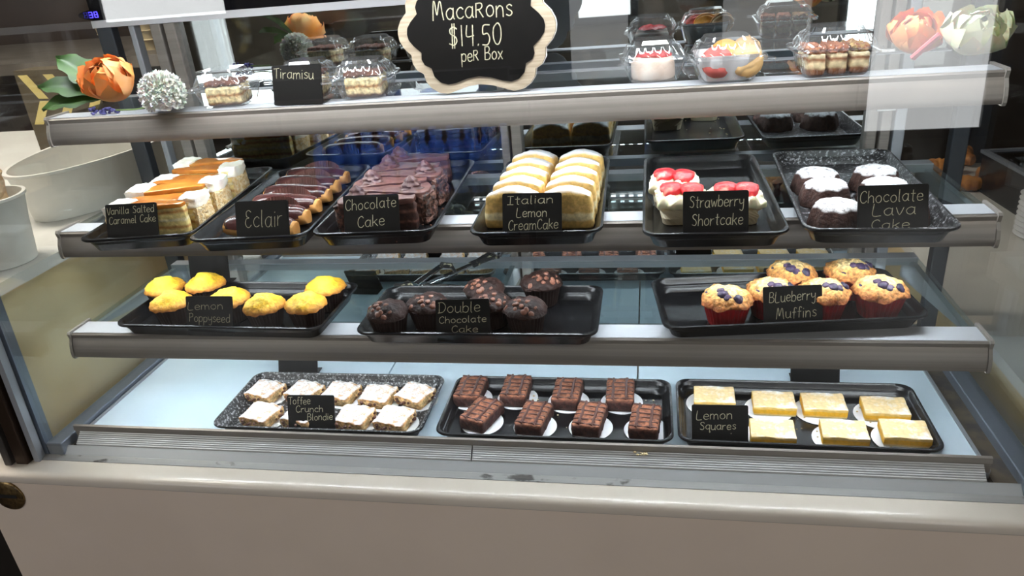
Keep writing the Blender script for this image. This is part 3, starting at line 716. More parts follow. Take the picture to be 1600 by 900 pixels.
br = [((735, 601), -3, 'brownie at the left end of the back row'), ((806, 600), -2, 'brownie second from left in the back row'), ((886, 605), -3, 'brownie third from left in the back row'), ((969, 606), 0, 'brownie at the right end of the back row'),
      ((752, 637), -20, 'brownie at the left end of the front row, turned askew'), ((834, 643), -10, 'brownie second from left in the front row'), ((921, 644), -8, 'brownie third from left in the front row'), ((1008, 648), -6, 'brownie at the right end of the front row')]
for i, (q, a, lb) in enumerate(br):
    x, y = at(q[0], q[1]+2, F4+.020)
    if i == 0: pbr.location = (x, y, F4+.0007); pbr.rotation_euler = (0, 0, A(a)); pbr['label'] = lb
    else: dup(pbr, (x, y, F4+.0007), A(a), lb)

# ------------------------------------------------------------------ lemon squares
lsq_m = layered('lemon_square_layers', [(0, rgb(236, 218, 170)), (.0030, rgb(240, 182, 40)), (.0110, rgb(236, 196, 110)), (.0125, rgb(236, 206, 152))], dust=(SUGAR, .6, .9, 40, .44), wob=.001, speck=.06, bump=.2)
def lsquare():
    t = thing('lemon_square', '', 'lemon square', group='sugar-dusted lemon squares')
    obj('filling', rbox(.055, .041, .0145, 14, 12, 6, r=.0018).rough(.0009, 80, 71, zmin=.001), lsq_m, t, smooth=60)
    obj('paper_doily', MB().lathe([(.032, 0), (.032, .0003)], 40, (-.006, -.003, -.0006)), paper_white, t, smooth=0)
    return t
pq = lsquare()
ls = [((1116, 613), -2, 'lemon square above the Lemon Squares sign'), ((1209, 621), -2, 'lemon square second from left in the back row, paler crust side'), ((1287, 624), -2, 'lemon square third from left in the back row'), ((1383, 630), -3, 'lemon square at the right end of the back row'),
      ((1207, 666), -3, 'lemon square touching the right edge of the Lemon Squares sign'), ((1319, 667), -4, 'lemon square in the middle of the front row'), ((1414, 667), -4, 'lemon square at the right end of the front row')]
for i, (q, a, lb) in enumerate(ls):
    x, y = at(q[0], q[1]+3, F4+.0145)
    if i == 0: pq.location = (x, y, F4+.0007); pq.rotation_euler = (0, 0, A(a)); pq['label'] = lb
    else: dup(pq, (x, y, F4+.0007), A(a), lb)
def crumbs(cx, cy, z, w_, d_, n, label, seed, rz=0, m_=crumb_mat, s0=.0009):
    rr = random.Random(seed); mb = MB(); c, s_ = math.cos(rz), math.sin(rz)
    for k in range(n):
        u, v = rr.uniform(-w_/2, w_/2), rr.uniform(-d_/2, d_/2); s = s0*rr.uniform(.5, 1.6)
        b = ball((cx+u*c-v*s_, cy+u*s_+v*c, z+s*.8), s*1.3, s, s*.8, 6, 5); mb.add(b.v, b.f)
    o = obj('crumbs', mb, m_, smooth=60); o['kind'] = 'stuff'; return tag(o, label, 'crumbs')
crumbs(.414, .036, F4, .27, .10, 70, 'pale crumbs scattered on the lemon square tray', 1)
crumbs(.092, .036, F4, .27, .10, 26, 'small crumbs scattered on the brownie tray', 2)
crumbs(-.40, .085, F2, .05, .20, 45, 'crumbs fallen along the right side of the caramel cake tray', 3, A(6.8))
crumbs(.31, .11, F2, .09, .16, 14, 'few crumbs on the strawberry shortcake tray', 4)
crumbs(-.09, .05, F2, .09, .16, 30, 'dark crumbs on the chocolate cake tray', 5, A(2.7), chip)
crumbs(.21, -.052, -.1385, .02, .006, 12, 'crumbs caught on the grille below the brownies', 6, 0, crumb_mat, .0013)

# ------------------------------------------------------------------ handwriting
GL = {  # strokes on a grid: x right, y up, baseline 0, x-height 6, capitals 10
 'a': (6, ['5,5 3,6 1,5 0,3 1,.5 3,0 4.6,2 5,5.5', '5,6 5,1 5.8,0']), 'b': (5.5, ['0,10 0,0', '0,4 2,6 4.5,5 5,3 4,.5 2,0 0,1']), 'c': (5, ['4.6,5 3,6 1,5 0,3 1,.6 3,0 4.8,1']),
 'd': (5.8, ['4.8,4.8 3,6 1,5 0,3 1,.5 3,0 4.6,1.6', '5,10 5,0']), 'e': (5.4, ['.3,3 4.6,3.4 4.2,5.4 2.4,6 .6,4.8 .1,2.6 1,.5 3,0 5,1']), 'f': (4, ['4,9.3 2.6,10 1.6,8.6 1.5,0', '0,5.6 3.4,5.8']),
 'g': (5.6, ['4.8,5 3,6 1,5 0,3 1,.8 3,.4 4.6,2', '5,6 5,-2 3.4,-3.8 1,-3']), 'h': (5.4, ['0,10 0,0', '0,3.6 2,5.8 4,5.2 4.6,3 4.8,0']), 'i': (1.8, ['.6,6 .6,0', '.6,8.3 .7,8.8']), 'k': (5, ['0,10 0,0', '4.2,6 0,2.6', '1.4,3.6 4.8,0']),
 'l': (2.2, ['.5,10 .5,1 1.4,0']), 'm': (8.4, ['0,6 0,0', '0,4 1.6,5.8 3.4,5 3.7,0', '3.7,4 5.4,5.8 7,5 7.6,2 7.8,0']), 'n': (5.4, ['0,6 0,0', '0,3.8 2,5.9 4,5.2 4.6,3 4.7,0']), 'o': (5.6, ['2.6,6 .8,5 0,3 .8,.8 2.6,0 4.4,1 5,3 4.2,5.2 2.6,6']),
 'p': (5.4, ['0,6 0,-4', '0,4.4 2,6 4.3,5.2 4.8,3 3.8,.6 1.8,.2 0,1.4']), 'q': (5.6, ['4.8,5 3,6 1,5 0,3 1,.8 3,.4 4.6,2', '5,6 5,-3.6 6,-2.6']), 'r': (4.2, ['0,6 0,0', '0,3.4 1.4,5.4 3.6,5.8']), 's': (4.4, ['4,5.2 2.4,6 .6,5 1.4,3.6 3.4,2.6 4,1.2 2.4,0 .2,.8']),
 't': (4.2, ['1.8,9.4 1.8,1 3,0', '0,6.4 3.8,6.6']), 'u': (5.6, ['0,6 .2,1.6 1.8,0 4,1 4.8,3', '4.8,6 4.8,1 5.6,0']), 'v': (5, ['0,6 2.2,0 4.6,6']), 'w': (7, ['0,6 1.6,0 3.3,4.6 5,0 6.6,6']), 'x': (5, ['0,6 4.6,0', '4.6,6 0,0']), 'y': (5.2, ['0,6 .4,3 2,2 4.4,3.2', '4.8,6 4.6,-2 3,-4 .8,-3']),
 'B': (6.4, ['.3,10 0,0', '.2,9.6 3.6,10 5,8 3.6,5.6 .6,5.2', '3.4,5.4 5.8,3.6 5,.8 2.6,0 0,.2']), 'C': (6, ['5.4,8.4 4,10 1.6,9 .2,6 .4,2.4 2,.2 4.2,.2 5.8,1.8']), 'D': (6.6, ['.4,10 .4,0', '-.6,9.6 3,10 5.6,7.6 5.8,4 3.6,.8 -.6,0']), 'E': (5.8, ['4.8,9 3,10 1,9 1.2,6.6 3.2,5.6 1,5 .2,2.4 1.6,.2 3.6,0 5.2,1.4']),
 'F': (5.4, ['.4,10 0,0', '.2,9.8 5,10', '.2,5.4 4,5.6']), 'I': (5.4, ['0,10 5,10', '2.5,10 2.4,0', '0,0 5,0']), 'K': (6, ['0,10 0,0', '4.8,9.6 .2,4.4', '1.6,5.6 5.4,0']), 'L': (5.6, ['.4,10 0,.2 5,0']), 'M': (8.4, ['0,0 .8,9.4 1.8,9.6 3,3 4.8,9.4 6,9.4 6.8,4 7.6,0']),
 'N': (6.4, ['0,0 .2,10 5,.2 5.4,10']), 'P': (5.8, ['.3,10 .2,0', '-.4,9.4 3,10 5,8.2 4.2,5.8 .4,5']), 'R': (6, ['.2,7.6 0,0', '0,7.4 3.4,7.6 4.4,6 3,4.4 .2,4', '2,4 5,0']), 'S': (6, ['5.2,8.8 3.4,10 1,9 1.2,6.8 4,4.8 5,2.4 3.4,.2 .4,1']), 'T': (6.2, ['-.2,9.6 6,10', '3,9.8 2.8,0']), 'V': (5.8, ['0,10 2.8,0 6,10']),
 'Z': (5.6, ['0,7.6 4.8,7.6 0,0 5,0']), '$': (6, ['5.2,8.4 3.4,9.4 1,8.4 1.2,6.2 4.2,4.6 5,2.4 3.2,.6 .2,1.4', '2.4,11 2,-1', '3.8,11 3.4,-1']), '1': (2.6, ['1,10 1,0']), '4': (5.4, ['.6,10 .2,4.8 4.8,5', '4.2,10 4,0']), '5': (5.6, ['4.8,10 1,9.8 .7,5.8 3.4,6 4.8,3.4 3.4,.6 .2,.6']), '0': (5.8, ['2.6,10 .6,8 .2,4 1.4,.6 3.4,0 5,3 5,7.4 3.8,9.8 2.6,10']), '.': (2, ['.6,.2 .9,.9']), ' ': (4, [])}
def smooth_line(pts, k=5):
    if len(pts) < 3: return pts
    P_ = [pts[0]]+pts+[pts[-1]]; out = []
    for i in range(1, len(P_)-2):
        p0, p1, p2, p3 = P_[i-1], P_[i], P_[i+1], P_[i+2]
        for j in range(k):
            t = j/k
            out.append(tuple(.5*(2*p1[a]+(p2[a]-p0[a])*t+(2*p0[a]-5*p1[a]+4*p2[a]-p3[a])*t*t+(3*p1[a]-p0[a]-3*p2[a]+p3[a])*t**3) for a in (0, 1)))
    return out+[pts[-1]]
def write(mb, text, u0, v0, width, size, thick, slope=0.0, wofs=.0011, seed=0, ymax=None, ymin=None):
    """ribbons in (u, v, w); text fitted to the given width"""
    tot = sum(GL[c][0]+1.3 for c in text); sx = width/tot; sy = size/10; x = u0; rr = random.Random(seed)
    for c in text:
        adv, st = GL[c]; jit = rr.uniform(-.4, .4)*sy
        for s_ in st:
            pts = [tuple(map(float, q.split(','))) for q in s_.split()]
            pts = [(x+px*sx+py*sy*.06, v0+slope*(x-u0)+py*sy+jit) for px, py in smooth_line(pts)]
            h = thick/2
            for i, (a, b) in enumerate(zip(pts[:-1], pts[1:])):
                if ymin is not None and min(a[1], b[1]) < ymin: continue
                dx, dy = b[0]-a[0], b[1]-a[1]; l = math.hypot(dx, dy)
                if l < 1e-7: continue
                nx, ny = -dy/l*h, dx/l*h; ex, ey = dx/l*h*.5, dy/l*h*.5; wo = wofs+(i % 3)*.00001
                mb.add([(a[0]+nx-ex, a[1]+ny-ey, wo), (a[0]-nx-ex, a[1]-ny-ey, wo), (b[0]-nx+ex, b[1]-ny+ey, wo), (b[0]+nx+ex, b[1]+ny+ey, wo)], [(0, 1, 2, 3)])
        x += (adv+1.3)*sx
def card(x, y, z, rz, lines, label, theta=20, w_=.0700, h_=.0545, lettering=True, name='price_card', blank=False):
    th = A(theta); ct, st = math.cos(th), math.sin(th)
    def tf(p): return (p.x, p.y*st-p.z*ct, p.y*ct+p.z*st)
    t = thing(name, label, 'sign', (x, y, z), rz, 'black acrylic signs')
    b = MB().loft([[(p[0], p[1]+h_/2, k) for p in rrect(w_, h_, .0022, 0, 3)] for k in (-.0010, .0010)]).map(tf)
    obj('card_face', b, card_black, t, smooth=0)
    ft = MB(); ft.box(-w_/2+.002, w_/2-.002, .0005, .026, 0, .0012); obj('card_foot', ft, card_black, t, smooth=0)
    if lines:
        lt = MB()
        for k, (s, u, v, wd, sz, sl) in enumerate(lines): write(lt, s, u, v, wd, sz, .00075, sl, seed=k+len(s), ymin=.0004)
        obj('lettering', lt.map(tf), chalk, t, smooth=0)
    return t
def card_at(q, y, z, rz, lines, label, **k):
    p = on_y(q[0], q[1], y+.010); return card(p.x, y, z, rz, lines, label, **k)
def card_px(q, z, rz, lines, label, **k):
    x, y = at(q[0], q[1], z); return card(x, y, z, rz, lines, label, **k)
card_at((207, 346), -.026, F2, A(5), [('Vanilla Salted', -.033, .0415, .066, .009, .02), ('Caramel Cake', -.031, .0290, .065, .0095, .02)], 'black sign reading Vanilla Salted Caramel Cake')
card_at((410, 343), -.029, F2, A(2), [('Eclair', -.023, .0215, .052, .021, .03)], 'black sign reading Eclair')
card_at((581, 335), -.017, F2, A(3), [('Chocolate', -.0325, .0365, .066, .013, .04), ('Cake', -.018, .0150, .036, .0135, .06)], 'black sign reading Chocolate Cake in front of chocolate slices')
card_at((831, 335), -.027, F2, A(-1), [('Italian', -.029, .0415, .056, .0095, .03), ('Lemon', -.018, .0265, .037, .0105, .03), ('CreamCake', -.028, .0115, .060, .0115, .03)], 'black sign reading Italian Lemon Cream Cake')
card_at((1118, 330), -.037, F2, A(0), [('Strawberry', -.028, .0365, .059, .0125, .02), ('Shortcake', -.0255, .0165, .056, .0125, .02)], 'black sign reading Strawberry Shortcake')
card_at((1395, 325), -.032, F2, A(1), [('Chocolate', -.033, .0360, .064, .0125, .02), ('Lava', -.020, .0220, .045, .0125, .02), ('Cake', -.021, .0075, .040, .010, .03)], 'black sign reading Chocolate Lava Cake')
card_at((327, 488), -.011, F3, A(0), [('Lemon', -.032, .0355, .055, .0105, .02), ('Poppyseed', -.031, .0195, .063, .0115, -.02)], 'black sign reading Lemon Poppyseed')
card_at((724, 498), -.0205, F3, A(3), [('Double', -.031, .0370, .056, .0135, .03), ('Chocolate', -.031, .0240, .063, .0085, .02), ('Cake', -.015, .0118, .036, .0085, .02)], 'black sign reading Double Chocolate Cake among chocolate muffins')
card_at((1240, 478), .0165, F3, A(6), [('BLueberry', -.028, .0350, .056, .0125, .04), ('Muffins', -.020, .0145, .049, .0130, .03)], 'black sign reading Blueberry Muffins')
card_at((487, 645), -.0215, F4, A(2), [('Toffee', -.033, .0410, .034, .0105, .03), ('Crunch', -.0225, .0300, .042, .0095, .02), ('Blondie', -.0060, .0185, .039, .0095, .03)], 'black sign reading Toffee Crunch Blondie')
card_at((1125, 660), -.0205, F4, A(1), [('Lemon', -.029, .0350, .046, .0115, .04), ('Squares', -.025, .0220, .046, .0100, .03), ('.', .0135, .0175, .002, .008, 0)], 'black sign reading Lemon Squares')
card_at((467, 137), .094, ZS1+.0005, A(-3), [('Tiramisu', -.032, .0345, .058, .0125, -.06)], 'brown-black sign reading Tiramisu on the top shelf', h_=.050, theta=15)
# plain cards standing behind trays
card_px((466, 588), ZD+.0002, A(2), None, 'plain black card standing behind the blondie tray', theta=25, w_=.067)
card_px((1273, 599), ZD+.0002, A(0), None, 'plain black card standing behind the lemon square tray', theta=20, w_=.067)
card_px((330, 446), ZS3+.0002, A(3), None, 'plain black card standing behind the lemon muffin tray', theta=15, w_=.067)
card_px((392, 268), ZS2+.0032, A(5), None, 'plain black card at the back of the caramel cake tray', theta=18, w_=.060)

# ------------------------------------------------------------------ macarons plaque on the top shelf
half = [(0,610),(90,622),(175,648),(235,666),(300,655),(352,620),(385,575),(396,524),(440,497),(466,450),(468,394),(515,345),(540,295),(545,250)]
half = [(x*1.0, 255-y) for x, y in half]
full = half + [(x, -y) for x, y in reversed(half[:-1])]
full = full + [(-x, y) for x, y in reversed(full[1:-1])]
K = .225*.000812
pm = thing('scalloped_sign', 'scalloped wood-rimmed blackboard reading Macarons $14.50 per Box', 'sign', (.012, .113, ZS1+.0016), A(-2))
def plaque(k, kx, y0, y1):
    pts = [(x*K*kx, z*K*k) for x, z in full]
    return MB().loft([[(x, y, z+.075) for x, z in pts] for y in (y0, y1)])
obj('wood_rim', plaque(1, 1, -.006, .0), wood_white, pm, smooth=30)
obj('white_backing', plaque(1.012, 1.01, 0.0001, .002), edge_white, pm, smooth=30)
hi = [(0,550),(85,562),(165,588),(225,596),(278,580),(318,540),(332,482),(378,458),(396,420),(390,376),(440,330),(470,290),(478,250)]
hi = [(x, 250-y) for x, y in hi]; fi = hi+[(x, -y) for x, y in reversed(hi[:-1])]; fi = fi+[(-x, y) for x, y in reversed(fi[1:-1])]
obj('chalkboard', MB().loft([[(x*K, y, z*K+.075) for x, z in fi] for y in (-.0075, -.0055)]), card_black, pm, smooth=30)
lt = MB()
write(lt, 'MacaRons', -.051, .010, .102, .021, .0013, .0, 0, 5); write(lt, '$14.50', -.034, -.022, .070, .024, .0013, .0, 0, 6); write(lt, 'peR Box', -.020, -.040, .054, .0155, .0011, .02, 0, 7)
lt.map(lambda p: (p.x, -.0082-p.z, p.y+.075+.004))
obj('lettering', lt, chalk, pm, smooth=0)

# ------------------------------------------------------------------ clamshell boxes on the top shelf
def ridged(w_, d_, r, z, k=.0, n=5):
    ring = _dens(rrect(w_, d_, r, z, n)); return [(x*(1+(k if i % 2 else 0)), y*(1+(k if i % 2 else 0)), zz) for i, (x, y, zz) in enumerate(ring)]
def ring_n(w_, d_, r, z, N=88, k=0.0, per=2):
    a = _dens(rrect(w_, d_, r, z, 5)); L_ = [0]
    for i in range(len(a)): L_.append(L_[-1]+math.dist(a[i], a[(i+1) % len(a)]))
    out = []; j = 0
    for m in range(N):
        s = L_[-1]*m/N
        while L_[j+1] < s: j += 1
        t = (s-L_[j])/(L_[j+1]-L_[j]); p, q = a[j], a[(j+1) % len(a)]
        kk = 1+(k if (m//per) % 2 else 0); out.append(((p[0]+(q[0]-p[0])*t)*kk, (p[1]+(q[1]-p[1])*t)*kk, z))
    return out
def clamshell(w_=.078, d_=.076, hb=.0235, hl=.0245):
    t = thing('clamshell_box', '', 'takeaway box', group='clear clamshell boxes on the top shelf')
    b = MB().loft([ring_n(w_*.74, d_*.74, .010, .0004), ring_n(w_*.78, d_*.78, .012, .003, k=.02), ring_n(w_*.90, d_*.90, .012, hb-.003, k=.03), ring_n(w_*.92, d_*.92, .012, hb-.001), ring_n(w_*1.04, d_*1.04, .010, hb), ring_n(w_*1.05, d_*1.05, .010, hb+.002)], True, False)
    obj('box_base', b, clear_plastic, t, smooth=30)
    l = MB().loft([ring_n(w_*1.05, d_*1.05, .010, hb+.0032), ring_n(w_*1.03, d_*1.03, .010, hb+.0045), ring_n(w_*.93, d_*.93, .012, hb+.005), ring_n(w_*.90, d_*.90, .012, hb+.008, k=.035), ring_n(w_*.76, d_*.76, .012, hb+hl*.72, k=.05), ring_n(w_*.70, d_*.70, .012, hb+hl*.80), ring_n(w_*.66, d_*.66, .010, hb+hl*.82), ring_n(w_*.60, d_*.60, .010, hb+hl)], False, True)
    obj('box_lid', l, clear_plastic, t, smooth=30)
    tb = MB()
    for s in (-1, 1):
        tb.box(s*w_*.52-.006, s*w_*.52+.006, -d_*.58, -d_*.50, hb+.0004, hb+.0030)
    obj('closing_tab', tb, clear_plastic, t, smooth=0)
    return t
pcl = clamshell()
cz = ZS1+.0004
cl_pos = [((-.345, .128), 8, 'clear clamshell holding tiramisu beside the white flowers at the left', 1.0), ((-.150, .139), 4, 'clear clamshell holding tiramisu right of the Tiramisu sign', 1.0), ((-.243, .165), 4, 'clear clamshell partly hidden behind the Tiramisu sign', 1.0),
          ((.226, .150), 6, 'clear clamshell with a pink-topped cake, left of the macaron box', 1.0), ((.311, .124), 3, 'clear clamshell filled with macarons', 1.05), ((.432, .124), 2, 'large clear clamshell with nutty pastries left of the orange flower', 1.12)]
CLP = []
for i, ((x, y), a, lb, s) in enumerate(cl_pos):
    if i == 0: o = pcl; o.location = (x, y, cz); o.rotation_euler = (0, 0, A(a)); o['label'] = lb
    else: o = dup(pcl, (x, y, cz), A(a), lb, s)
    o.scale = (s, s, s)
tira_m = layered('tiramisu_layers', [(0, rgb(120, 78, 46)), (.005, rgb(238, 214, 162)), (.013, rgb(170, 116, 72)), (.016, rgb(240, 218, 168)), (.025, rgb(232, 205, 150))], wob=.004, speck=.25)
cocoa = M('cocoa_topping', rgb(112, 62, 40), .9, c2=rgb(84, 44, 28), nscale=60, bump=.8, bscale=180)
def tiramisu(x, y, rz, label):
    t = thing('tiramisu_square', label, 'dessert', (x, y, cz+.001), rz, 'tiramisu squares in the boxes')
    obj('sponge', rbox(.048, .046, .026, 10, 10, 8, r=.004).rough(.0016, 110, 81, zmin=.001), tira_m, t, smooth=60)
    obj('cocoa_top', rbox(.048, .046, .006, 14, 14, 4, r=.003, z0=.0255).rough(.002, 130, 82), cocoa, t, smooth=60)
tiramisu(-.345, .128, A(8), 'cocoa-topped tiramisu in the leftmost clamshell box')
tiramisu(-.150, .139, A(4), 'cocoa-topped tiramisu in the box right of the Tiramisu sign')
tiramisu(-.243, .165, A(4), 'tiramisu in the box hidden behind the Tiramisu sign')
t = thing('strawberry_cheesecake', 'round cream cake with red strawberry topping inside a clamshell box', 'cake', (.226, .150, cz+.001), 0)
obj('cake_body', MB().lathe([(.026, 0), (.0275, .003), (.027, .018), (.023, .026), (.008, .029)], 36).rough(.0016, 90, 84, zmin=.001), M('ivory_cream_cake', rgb(240, 226, 212), .6, c2=rgb(226, 200, 180), nscale=40), t, smooth=60)
obj('strawberry_sauce', MB().lathe([(.021, .0250), (.0225, .0270), (.018, .0300), (.006, .0312)], 36).rough(.003, 110, 85), M('red_berry_sauce', rgb(196, 34, 44), .25, c2=rgb(226, 90, 90), nscale=70), t, smooth=60)
def macaron(x, y, z, c, cn, label, tx=0.0, rz=0.0):
    t = thing('macaron', label, 'macaron', (x, y, z), rz, 'macarons in the clamshell box')
    t.rotation_euler = (tx, 0, rz)
    m_ = M('macaron_shell_'+cn, c, .55, bump=.2, bscale=200); n_ = 36
    obj('shell', MB().lathe([(.012, -.0085), (.0175, -.006), (.0188, -.0035), (.0182, -.002)], n_).rough(.0004, 300, 1), m_, t, smooth=50)
    obj('shell', MB().lathe([(.0182, .002), (.0188, .0035), (.0175, .006), (.012, .0085)], n_).rough(.0004, 300, 2), m_, t, smooth=50)
    obj('filling', MB().lathe([(.0165, -.0022), (.0172, 0), (.0165, .0022)], n_), M('macaron_cream', rgb(240, 226, 196), .6), t, smooth=50)
macaron(.299, .103, cz+.0215, rgb(196, 84, 76), 'red', 'dusty red macaron at the left front of its box', A(70), A(8))
macaron(.333, .103, cz+.0215, rgb(220, 180, 122), 'tan', 'tan macaron at the right front of its box', A(68), A(-12))
macaron(.311, .128, cz+.0260, rgb(236, 168, 60), 'orange', 'orange macaron behind the red and tan ones', A(60), A(0))
macaron(.335, .138, cz+.0265, rgb(206, 164, 110), 'brown', 'light brown macaron at the back right of its box', A(58), A(-20))
pn = thing('paper_liner', 'crumpled white paper lining the macaron box', 'paper', (.311, .124, cz+.001), A(3))
obj('sheet', MB().loft([ring_n(.052, .052, .008, .0002), ring_n(.064, .064, .010, .020, k=.04, per=3), ring_n(.068, .068, .010, .030, k=.06, per=5)], True, False), paper_white, pn, smooth=20)
for k, (dx, dy) in enumerate(((-.024, -.004), (.0, -.002), (.024, .0))):
    t = thing('nutty_pastry', ('nut-topped pastry at the left in the large clamshell box', 'nut-topped pastry in the middle of the large clamshell box', 'pistachio-topped pastry at the right in the large clamshell box')[k], 'pastry', (.432+dx, .124+dy, cz+.0012), A(6), 'nut-topped pastries in a clamshell box')
    obj('pastry', rbox(.020, .048, .025, 8, 12, 8, r=.004).rough(.0012, 120, 90+k, zmin=.001), layered('pastry_layers', [(0, rgb(150, 96, 60)), (.008, rgb(238, 216, 170)), (.016, rgb(170, 110, 70)), (.02, rgb(240, 222, 180))], wob=.003), t, smooth=60)
    obj('nut_topping', rbox(.020, .048, .008, 10, 18, 4, r=.003, z0=.024).rough(.003, 210, 95+k), M('chopped_nuts_%d' % k, (rgb(196, 130, 90), rgb(186, 120, 84), rgb(190, 160, 100))[k], .8, c2=rgb(150, 90, 70), nscale=200, bump=.8, bscale=200), t, smooth=40)
# ------------------------------------------------------------------ silk flowers
def petal(L, w_, cup, curl, n=9, ruff=0.0, seed=0):
    mb = MB(); vs = []; rr = random.Random(seed); ph = rr.uniform(0, 6)
    for i in range(n+1):
        u = i/n; wd = w_*(.18+.82*min(1, u*1.6)**.8)*max(.02, 1-max(0, (u-.55)/.46)**2.4)**.5
        for j in range(n+1):
            v = -1+2*j/n
            vs.append((L*u*math.cos(curl*u)-.16*L*u*u*v*v, wd*v, L*(u**1.6)*math.sin(curl)+cup*w_*v*v*(.3+u)+ruff*L*math.sin(v*5+ph)*u**3))
    fs = [(i*(n+1)+j, i*(n+1)+j+1, (i+1)*(n+1)+j+1, (i+1)*(n+1)+j) for i in range(n) for j in range(n)]
    return mb.add(vs, fs)
def bloom(r, layers, seed, ruff=.05):
    """ball of cupped petals in rings, outside in"""
    mb = MB(); rr = random.Random(seed)
    for li, (cnt, el, k) in enumerate(layers):
        for c in range(cnt):
            a = 2*PI*c/cnt+li*.7+rr.uniform(-.15, .15); e = A(el+rr.uniform(-8, 8))
            p = petal(r*k*rr.uniform(.92, 1.08), r*k*.48, .55, .55, ruff=ruff, seed=seed+li*20+c)
            p.map(lambda q: (q.x*math.cos(e)-q.z*math.sin(e), q.y, q.x*math.sin(e)+q.z*math.cos(e))).rotz(a)
            mb.add(p.v, p.f)
    return mb
def leaf(L, w_, seed=0):
    mb = MB(); n, m_ = 12, 4; vs = []
    for i in range(n+1):
        u = i/n; wd = w_*math.sin(PI*min(.995, u+.02))**.8*(1+.16*math.sin(u*18))
        for j in range(-m_, m_+1):
            v = j/m_; vs.append((L*u, wd*v, .18*L*math.sin(u*2.2)+.22*w_*abs(v)))
    k = 2*m_+1
    return mb.add(vs, [(i*k+j, i*k+j+1, (i+1)*k+j+1, (i+1)*k+j) for i in range(n) for j in range(k-1)])
orange_p = M('orange_silk_petal', rgb(246, 156, 72), .6, c2=rgb(250, 190, 130), nscale=22, lo=.4, hi=.65, sss=.15)
coral_p = M('coral_silk_petal', rgb(250, 168, 96), .6, c2=rgb(244, 116, 112), nscale=30, lo=.45, hi=.62, sss=.15)
pink_edge = M('pink_silk_petal', rgb(240, 128, 120), .6, c2=rgb(250, 170, 120), nscale=40)
white_p = M('white_silk_petal', rgb(252, 252, 248), .6, c2=rgb(242, 246, 232), nscale=30, sss=.15)
ivory_p = M('ivory_silk_petal', rgb(236, 236, 205), .6, c2=rgb(224, 228, 190), nscale=20, sss=.15)
leaf_m = M('green_silk_leaf', rgb(56, 92, 28), .5, c2=rgb(36, 66, 20), nscale=30)
stem_m = M('green_stem', rgb(96, 120, 56), .6)
PEL = [(9, 8, 1.0), (8, 28, .95), (8, 48, .86), (6, 66, .74), (5, 80, .6)]
def flower(name, label, cat, loc, rx, ry, r, pm_, im, seed, layers=PEL, group=None, inner=True):
    t = thing(name, label, cat, loc, 0, group); t.rotation_euler = (rx, ry, 0)
    obj('petals', bloom(r, layers, seed), pm_, t, smooth=80)
    if inner: obj('flower_centre', bloom(r*.55, [(6, 55, 1), (6, 75, .9)], seed+3, .1), im, t, smooth=80)
    return t
pp = on_y(194, 156, .130)
fl1 = flower('peony', 'large orange silk peony with green leaves at the left end of the top shelf', 'flower', pp, A(30), A(0), .051, orange_p, pink_edge, 3)
for k, (a, e, L_) in enumerate(((184, 6, .088), (160, 22, .080), (205, 0, .078))):
    l = leaf(L_, .020).map(lambda q: (q.x*math.cos(A(e))-q.z*math.sin(A(e))+.018, q.y, q.x*math.sin(A(e))+q.z*math.cos(A(e))+.004)).rotz(A(a))
    o = obj('leaf', l, leaf_m, fl1, smooth=80)
hyd = thing('hydrangea', 'white silk hydrangea between the orange peony and the tiramisu box', 'flower', on_y(258, 148, .130), 0)
hm = MB(); rr = random.Random(5)
for k in range(90):
    zc = 1-1.55*(k+.5)/90; a = k*2.39996; r_ = .031
    c = Vector((math.cos(a)*(1-zc*zc)**.5, math.sin(a)*(1-zc*zc)**.5, zc))
    q_ = Vector((0, 0, 1)).rotation_difference(c).to_matrix()
    for j in range(4):
        p = petal(.0135, .0078, .4, .35, 4, .18, k).rotz(j*PI/2+k).map(lambda v: q_ @ v + c*r_*rr.uniform(.98, 1.0)); hm.add(p.v, p.f)
obj('petals', hm, white_p, hyd, smooth=80)
obj('flower_core', ball((0, 0, 0), .027, .027, .027).rough(.002, 90), M('pale_green_core', rgb(206, 218, 176), .7), hyd, smooth=80)
lav = thing('lavender_sprig', 'small violet-blue lavender sprig lying under the orange peony', 'flower', (-.525, .102, ZS1+.004), A(4))
lm = MB(); rr = random.Random(9)
for k in range(46):
    b = ball((rr.uniform(-.022, .020), rr.uniform(-.004, .004), rr.uniform(-.003, .005)), .0026, .0018, .0018, 6, 5); lm.add(b.v, b.f)
obj('florets', lm, M('violet_floret', rgb(92, 90, 150), .7, c2=rgb(60, 56, 110), nscale=200), lav, smooth=60)
obj('stem', MB().tube([(.018, 0, 0), (.045, .003, -.001), (.062, .008, .0)], .0012, 6), stem_m, lav)
fl2 = flower('peony', 'coral and orange silk peony at the right end of the top shelf', 'flower', on_y(1422, 88, .130), A(28), A(-6), .038, coral_p, pink_edge, 11)
fl3 = flower('peony', 'large ivory silk peony at the far right end of the top shelf', 'flower', on_y(1506, 98, .125), A(32), A(6), .040, ivory_p, white_p, 17, [(8, 5, 1.0), (7, 28, .95), (6, 50, .85)])
obj('pistil', MB().tube([(0, 0, 0), (.003, .002, .014)], [.004, .001], 6), M('dark_pistil', rgb(70, 74, 52), .6), fl3)
obj('stem', MB().tube([(-.046, .0, -.012), (-.039, .0, .003), (-.031, .002, .016)], .003, 8), M('pink_stem', rgb(214, 92, 104), .5), fl3)

for f_, q, zmin in ((fl1, (190, 151), .034), (hyd, (254, 146), .0255), (fl2, (1424, 80), .033), (fl3, (1511, 79), .037)): f_.location = (*at(q[0], q[1], ZS1+zmin), ZS1+zmin)
hyd.scale = (.74, .74, .74); fl1.scale = (.94, .94, .94)
